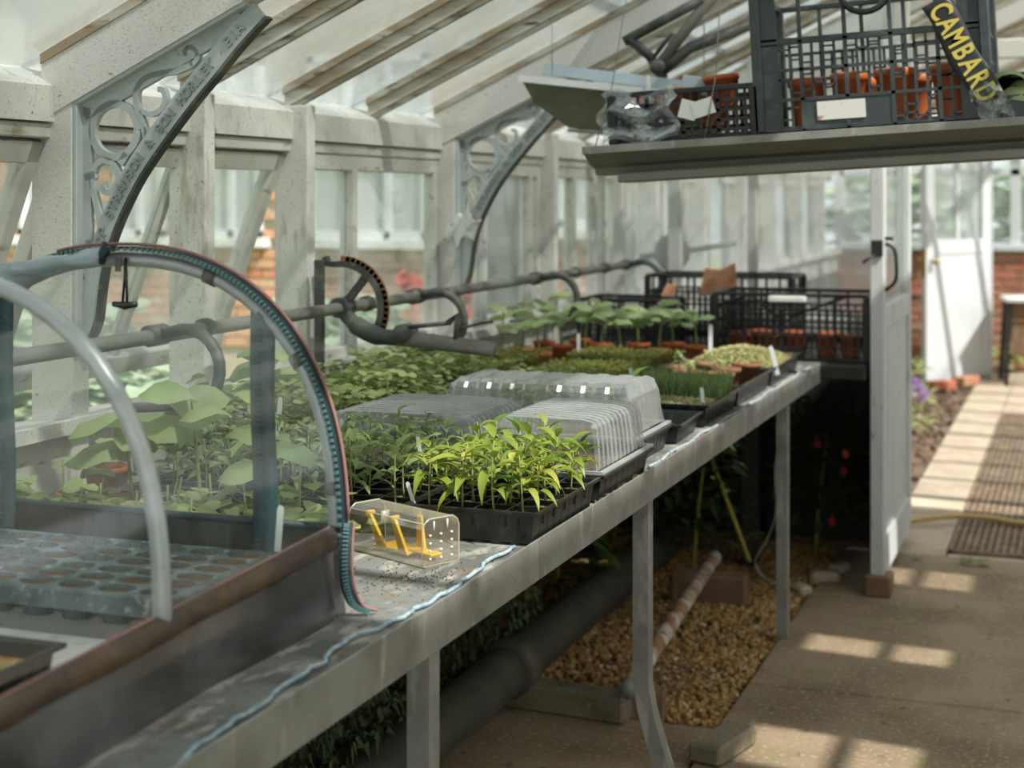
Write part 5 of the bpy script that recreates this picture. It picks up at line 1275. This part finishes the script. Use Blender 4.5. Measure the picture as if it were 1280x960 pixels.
def crate(name, label, loc, rot, W_, D_, H_, mat, nx, nz, group, minor=3, rng=None, solid=None, open_top=0.0, hbars=None, rim=.010, ny=None):
    t = thing(name, label, 'crate', loc, rot, group); ny = ny or max(2, int(nx*D_/W_)); th = .006
    m = MB(); lattice(m, W_, H_, nx, nz, th, rng, solid, minor, open_top, 0, hbars); m.build('front_side', M[mat], t, smooth=False)
    m = MB(); lattice(m, W_, H_, nx, nz, th, rng, None, minor, open_top, 0, hbars); m.build('back_side', M[mat], t, (0,D_-th,0), smooth=False)
    for nm, x in (('left_side',0),('right_side',W_)):
        m = MB(); lattice(m, D_, H_, ny, nz, th, rng, None, minor, open_top, 0, hbars); o = m.build('end_side', M[mat], t, (x,0,0), smooth=False); o.rotation_euler = (0,0,R(90))
    m = MB(); m.box((0,0,0), (W_,D_,.004))
    m.build('crate_base', M[mat], t)
    m = MB(); e = .006
    for a, b in (((-e,-e),(W_+e,rim)),((-e,D_-rim),(W_+e,D_+e)),((-e,rim),(rim,D_-rim)),((W_-rim,rim),(W_+e,D_-rim))): m.cbox((a[0],a[1],H_-.006), (b[0],b[1],H_+.008), .002)
    for x in (0,W_):
        for y in (0,D_): m.cbox((x-.012,y-.012,0), (x+.012,y+.012,H_), .003)
    m.cbox((.01,.004,-.0), (W_-.01,D_-.004,.012), .003)
    m.build('rim_and_corners', M[mat], t); return t
# tall crate of pots
xc = .500
def world_x(px): return (SR.inverted() @ (at_y(px, 150, SY0+.03)-S0)).x
xc = world_x(950); xe = world_x(1237); WC = xe-xc
big = crate('tall_crate', 'tall dark grey lattice crate of orange pots on the hanging shelf', on_shelf(xc,.03,.012), (0,SA,0), WC,.34,.345,'crate',5,4,'crates on the hanging shelf',3,random.Random(3),
            solid=lambda i,k: i in (1,2) and k == 0, open_top=.27, hbars=[0,.078,.152,.222,.345], ny=4)
m = MB(); m.box((.0,-.001,.0), (.052,.004,.345)); m.box((WC-.062,-.001,.0), (WC,.004,.30)); m.box((0,-.001,.215), (WC,.004,.232)); big_c = m.build('corner_panel', M['crate'], big)
m = MB(); m.box((WC*.262,-.0035,.022), (WC*.262+.118,-.0028,.068)); m.build('soiled_label', M['soiled_label'], big, label='white label smeared with brown soil')
hp = [(WC*.5+.06*math.cos(R(a)), -.012, .345+.0+.055*math.sin(R(a))*1.0-.012) for a in range(-170,-9,16)]
MB().tube(hp, .008, 8).build('carry_handle', M['black'], big)
for i, (x, y, s, h) in enumerate(((.11,.075,.98,0),(.217,.085,1.0,.01),(.327,.085,1.02,.012),(.463,.075,1.0,.012),(.22,.23,.9,0),(.36,.24,.9,0))):
    t = pot(on_shelf(xc+x,.03+y,.026), 'orange pot in the tall crate on the shelf, ' + ('front, leftmost','front, second from left','front, third from left','front, rightmost','back left','back right')[i], 'orange pots in the tall crate', 1.12, rot=(0,SA,0)); t.scale = (1.06*s,1.06*s,1.42+h*8)
# printed film strip hanging over the crate's right corner
st = thing('printed_film_strip', 'black plastic film strip with yellow capital letters draped down the tall crate', 'plastic strip', on_shelf(xc+WC*.80,.018,.300), (0,SA-R(24.5),0))
# strip runs down along local -Z; letters read downwards
def sf(u, v): return ((u-.5)*.070 + .004*math.sin(v*9), -.004+.003*math.sin(u*7+v*5), -.275*v)
MB().grid(sf, 4, 20).build('film', M['black_tape'], st, solid=.0008, smooth=True)
for i, ch in enumerate('CAMBARD'):
    vs, fs = text_mesh(ch, .074, .0006); lm = MB()
    z = -.030 - .037*i
    lm.add([Vector((-v.y*.92 + .004, -.0085 - v.z, z - v.x*.95)) if False else Vector((v.y*.98, -.0085 - v.z, z - v.x*.66)) for v in vs], fs); lm.build('letter', M['yellow_print'], st, smooth=False)
def crumple(u, v): return ((u-.5)*.075, -.012-.012*math.sin(u*9+v*4)*math.sin(v*11), -.24-.085*v+.012*math.sin(u*12))
MB().grid(crumple, 12, 12).build('crumpled_end', M['blue_bag'], st, smooth=False)
# flat crate at the left, with tags and pots
x0 = world_x(766); x1 = world_x(944)
flat = crate('flat_crate', 'low dark lattice crate with a white tag at the left of the hanging shelf', on_shelf(x0,.03,.008), (0,SA,0), x1-x0,.30,.125,'crate_black',4,4,'crates on the hanging shelf',3,None,hbars=[0,.02,.045,.07,.095,.125])
WF = x1-x0
m = MB(); Mt = Matrix.Translation((WF*.555,-.008,.075)) @ Matrix.Rotation(R(18),4,'Y'); m.box((-.026,-.001,-.024), (.020,.001,.024), Mt)
Mt = Matrix.Translation((WF*.66,-.010,.078)) @ Matrix.Rotation(R(-14),4,'Y'); m.box((-.030,-.001,-.020), (.026,.001,.022), Mt); m.build('paper_tag', M['paper'], flat)
for i, (x, y, z, rx, ry, lab) in enumerate(((.06,.08,.02,80,15,'orange pot lying in the low crate, leftmost'), (.16,.09,.045,0,8,'orange pot nested low in the middle of the low crate'), (.275,.09,.070,0,-3,'orange pot standing highest in the low crate on the shelf'), (.10,.20,.03,0,0,'orange pot at the back left of the low crate'), (.21,.21,.03,0,0,'orange pot at the back of the low crate, right of centre'))):
    p = on_shelf(x0+x,.03+y,.02+z); t = pot(p, lab, 'orange pots in the low crate', 1.0, rot=(R(rx)*.2,SA+R(ry),.3))
ob = MB().cbox((-.052,-.004,0), (.052,.004,.05), .002).build('blue_grey_label_card', M['blue_label'], None, on_shelf(x0+.21,.12,.125)); ob.rotation_euler = (R(-14),R(10),.1); tag(ob, 'blue-grey card standing in the low crate on the shelf', 'card')
label_stick(on_shelf(x0+.083,.09,.11), 'white plant label standing up in the low crate on the shelf', (0,SA+R(1),0), .95)
def bag(u, v):
    a = u*math.pi; return Vector((-.05+.20*u+.012*math.sin(v*9), -.012-.018*math.sin(u*11+v*6)*.6-.010*math.sin(v*13), .01+.13*v+.012*math.sin(u*8)))
bgm = MB().grid(bag, 16, 12).build('clear_plastic_bag', M['blue_bag'], None, on_shelf(x0+.02,.03,.0)); bgm.rotation_euler = (0,SA,0); tag(bgm, 'crumpled clear plastic bag hanging over the left end of the low crate', 'bag')
# right of the tall crate: black tray with pot and a leafy plant
rt = thing('seed_tray', 'black tray on the hanging shelf right of the tall crate', 'seed tray', on_shelf(xe+.025,.02,.001), (0,SA,0))
m = MB()
for a, b in (((0,0,0),(.36,.30,.004)), ((0,0,0),(.36,.006,.055)), ((0,.294,0),(.36,.30,.055)), ((0,0,0),(.006,.30,.055)), ((.354,0,0),(.36,.30,.055))): m.cbox(a, b, .001)
m.cbox((-.006,-.006,.052), (.366,.0,.060), .002); m.build('tray_body', M['black'], rt)
pb = MB().lathe(pot_prof, 20).mesh('pot_shell', M['black'])
pot(on_shelf(xe+.06,.20,.01), 'black pot behind the leafy plant at the shelf right end', None, 1.35, pb, rot=(0,SA,0))
t = thing('leafy_plant', 'broad-leaved green plant at the right end of the hanging shelf', 'plant', on_shelf(xe+.085,.10,.01), (0,SA,0))
put('stem', CST, t, None, None, (1,1,.8))
for i, (az, s, e) in enumerate(((2.9,1.15,.1),(.2,1.3,-.1),(1.6,1.1,.1),(4.4,1.1,.25),(5.4,1.2,.2))): put('leaf', RL[i % 3], t, (0,0,.105-.012*i), (0,e,az), s)

# ---- sheet-metal trough with an olive tinted face, hanging behind the shelf's left end
HY = 4.35
def hp_(x, y, dy=0.0): return at_y(x, y, HY+dy)
base = hp_(655,97)
ho = thing('hanging_trough', 'olive tinted sheet trough with a pale rim hanging behind the shelf left end', 'trough', base)
def face(pts, nm, mat, th): 
    m = MB(); m.add([p-base for p in pts], [tuple(range(len(pts)))]); m.build(nm, M[mat], ho, solid=th, smooth=False)
face([hp_(652,99), hp_(900,124), hp_(900,176,.02), hp_(712,160,.03), hp_(668,128,.02)], 'tinted_face', 'olive_sheet', .003)
MB().beam(hp_(650,98)-base, hp_(905,124)-base, .03, .020).build('pale_rim', M['white_plastic'], ho)
face([hp_(682,80,.06), hp_(905,107,.06), hp_(905,122,.05), hp_(678,93,.05)], 'back_strip', 'blue_label', .004)
for px_ in (690,880): MB().tube([hp_(px_, 95)-base, Vector((hp_(px_,95).x, HY, roof_z(hp_(px_,95).x, .07)))-base], .0016, 5).build('hanging_wire', M['galv'], ho)
MB().beam(hp_(712,163,.03)-base, hp_(900,180,.03)-base, .04, .010).build('lower_edge', M['alu'], ho)

# ---- black crates at the far bench end
CR = (('black_crate','wide black lattice crate at the bench end, touching the open door',(-1.33,5.86,ZB),.57,.34,.245,5),
      ('black_crate','black lattice crate behind, holding broken terracotta',(-1.72,6.32,ZB),.60,.30,.285,6),
      ('black_crate','low black lattice crate in the far corner by the wall',(-1.92,6.02,ZB),.36,.26,.20,4))
cobj = []
for nm, lab, p, w, d, h, nx in CR:
    c = crate(nm, lab, p, (0,0,0), w, d, h, 'crate_black', nx, 5, 'black crates at the bench end', 3, None, open_top=h*.80, hbars=[0,h*.2,h*.4,h*.6,h*.78,h]); cobj.append(c)
for (c, pts) in ((cobj[0], [(.30,0,.17),(.50,0,.245)]), (cobj[0], [(.0,-.004,.20),(.14,-.004,.245),(.26,-.004,.15)])): MB().tube(pts, .006, 6).build('folding_arm', M['crate_black'], c)
sd = MB(); V0 = [(-.05,-.01,-.045),(.055,-.01,-.03),(.05,-.012,.05),(.01,-.014,.03),(-.03,-.012,.035)]
sd.add([(x,y,z) for x,y,z in V0]+[(x,y+.014,z) for x,y,z in V0], [(4,3,2,1,0),(5,6,7,8,9)]+[(i,(i+1)%5,5+(i+1)%5,5+i) for i in range(5)]); SD = sd.mesh('terracotta_shard', M['terracotta'])
for i, (px, py, s, rz, lab) in enumerate(((896,350,1.5,.2,'large broken terracotta shard sticking up from the black crates'),(836,362,.7,1.2,'small terracotta shard in the corner crate'),(860,372,.5,2.0,'tiny terracotta shard below the largest one'),(940,366,.45,.8,'flat terracotta shard lying right of the largest one'))):
    p = at_y(px, py, 6.36 if i not in (0,1) else 6.28 if i == 0 else 6.12); o = put('terracotta_shard', SD, None, p, (.15,.2*i,rz), s); tag(o, lab, 'shard')
for k, (x, y) in enumerate(((-1.25,5.95),(-1.14,5.95),(-1.03,5.95),(-.92,5.95),(-.83,5.96),(-1.2,6.08),(-1.06,6.08),(-.93,6.08))):
    pot((x,y,ZB+.014), 'orange pot inside the wide black crate, ' + ('front, leftmost','front, second from left','front, middle','front, second from right','front, rightmost','back left','back middle','back right')[k], 'orange pots in the wide black crate', .95)
ct = MB().cbox((-.07,-.012,0), (.07,.012,.022), .003).build('pale_batten', M['white_board'], None, at_y(985,373,5.86)+Vector((0,-.02,-.012))); tag(ct, 'short pale batten lying on the rim of the wide black crate', 'batten')
"""end"""

# ---- far house: iron grating on the path, hose, chair
nb = 0
for g in range(5):
    y0 = 6.62 + g*.86; y1 = y0+.85
    t = thing('path_grating', ('rusty iron path grating panel, first beyond the doorway','iron path grating panel, second beyond the doorway','iron path grating panel, third beyond the doorway','iron path grating panel, fourth beyond the doorway','iron path grating panel, fifth and farthest')[g], 'grating', (-.135,y0,-.02), (0,0,0), 'path gratings')
    m = MB(); w = .385
    for i in range(27): x = -w+2*w*i/26; m.box((x-.0065,0,0), (x+.0065,.85,.018))
    for j in range(22): y = .85*j/21; m.box((-w,y-.006,.002), (w,y+.006,.017))
    m.build('grating_bars', GRM, t, kind='stuff'); m = MB()
    for a, b in (((-w-.008,0),(-w+.008,.85)),((w-.008,0),(w+.008,.85)),((-w,0),(w,.012)),((-w,.838),(w,.85))): m.box((a[0],a[1],-.002),(b[0],b[1],.02))
    m.build('grating_frame', GRM, t)
hs = spline([Vector((-.86,6.98,.012)), at_z(1125,654,.014), at_z(1160,648,.03), at_z(1200,645,.03), at_z(1240,648,.02), at_z(1290,655,.014), Vector((.3,7.3,.014))], 6)
h = MB().tube(hs, .0125, 8).build('garden_hose', M['hose_yellow']); tag(h, 'yellow garden hose lying across the far path', 'hose')
hs = spline([at_y(1122,548,8.0), at_y(1129,565,8.0), at_y(1131,590,8.0), at_y(1126,612,8.0), at_y(1118,630,8.0)], 6)
h = MB().tube(hs, .0125, 8).build('garden_hose', M['hose_yellow']); tag(h, 'loop of yellow hose hanging beside the open near door', 'hose')
hk = MB().tube([at_y(1122,392,13.55), at_y(1128,380,13.55), at_y(1140,373,13.5), at_y(1152,372,13.5)], .018, 8).build('black_pipe_loop', M['black_iron']); tag(hk, 'black curved pipe on the far brick wall left of the white door', 'pipe')
ch = thing('garden_chair', 'garden chair with black legs and a brown wooden seat by the far brick wall', 'chair', (-.36,12.75,0), (0,0,R(8)))
for nm, a, b in (('leg',(-.24,-.2,0),(-.21,-.2,.66)),('leg',(.24,-.2,0),(.21,-.2,.66)),('leg',(-.24,.22,0),(-.21,.18,.66)),('leg',(.24,.22,0),(.21,.18,.66))): MB().beam(a, b, .03, .03).build(nm, M['black_iron'], ch)
MB().cbox((-.25,-.25,.64), (.25,.22,.67), .004).build('seat', M['white_board'], ch)
for k in range(3): MB().cbox((-.20,-.17,.22+k*.14), (.20,-.15,.35+k*.14), .004).build('panel_board', M['wood'], ch)
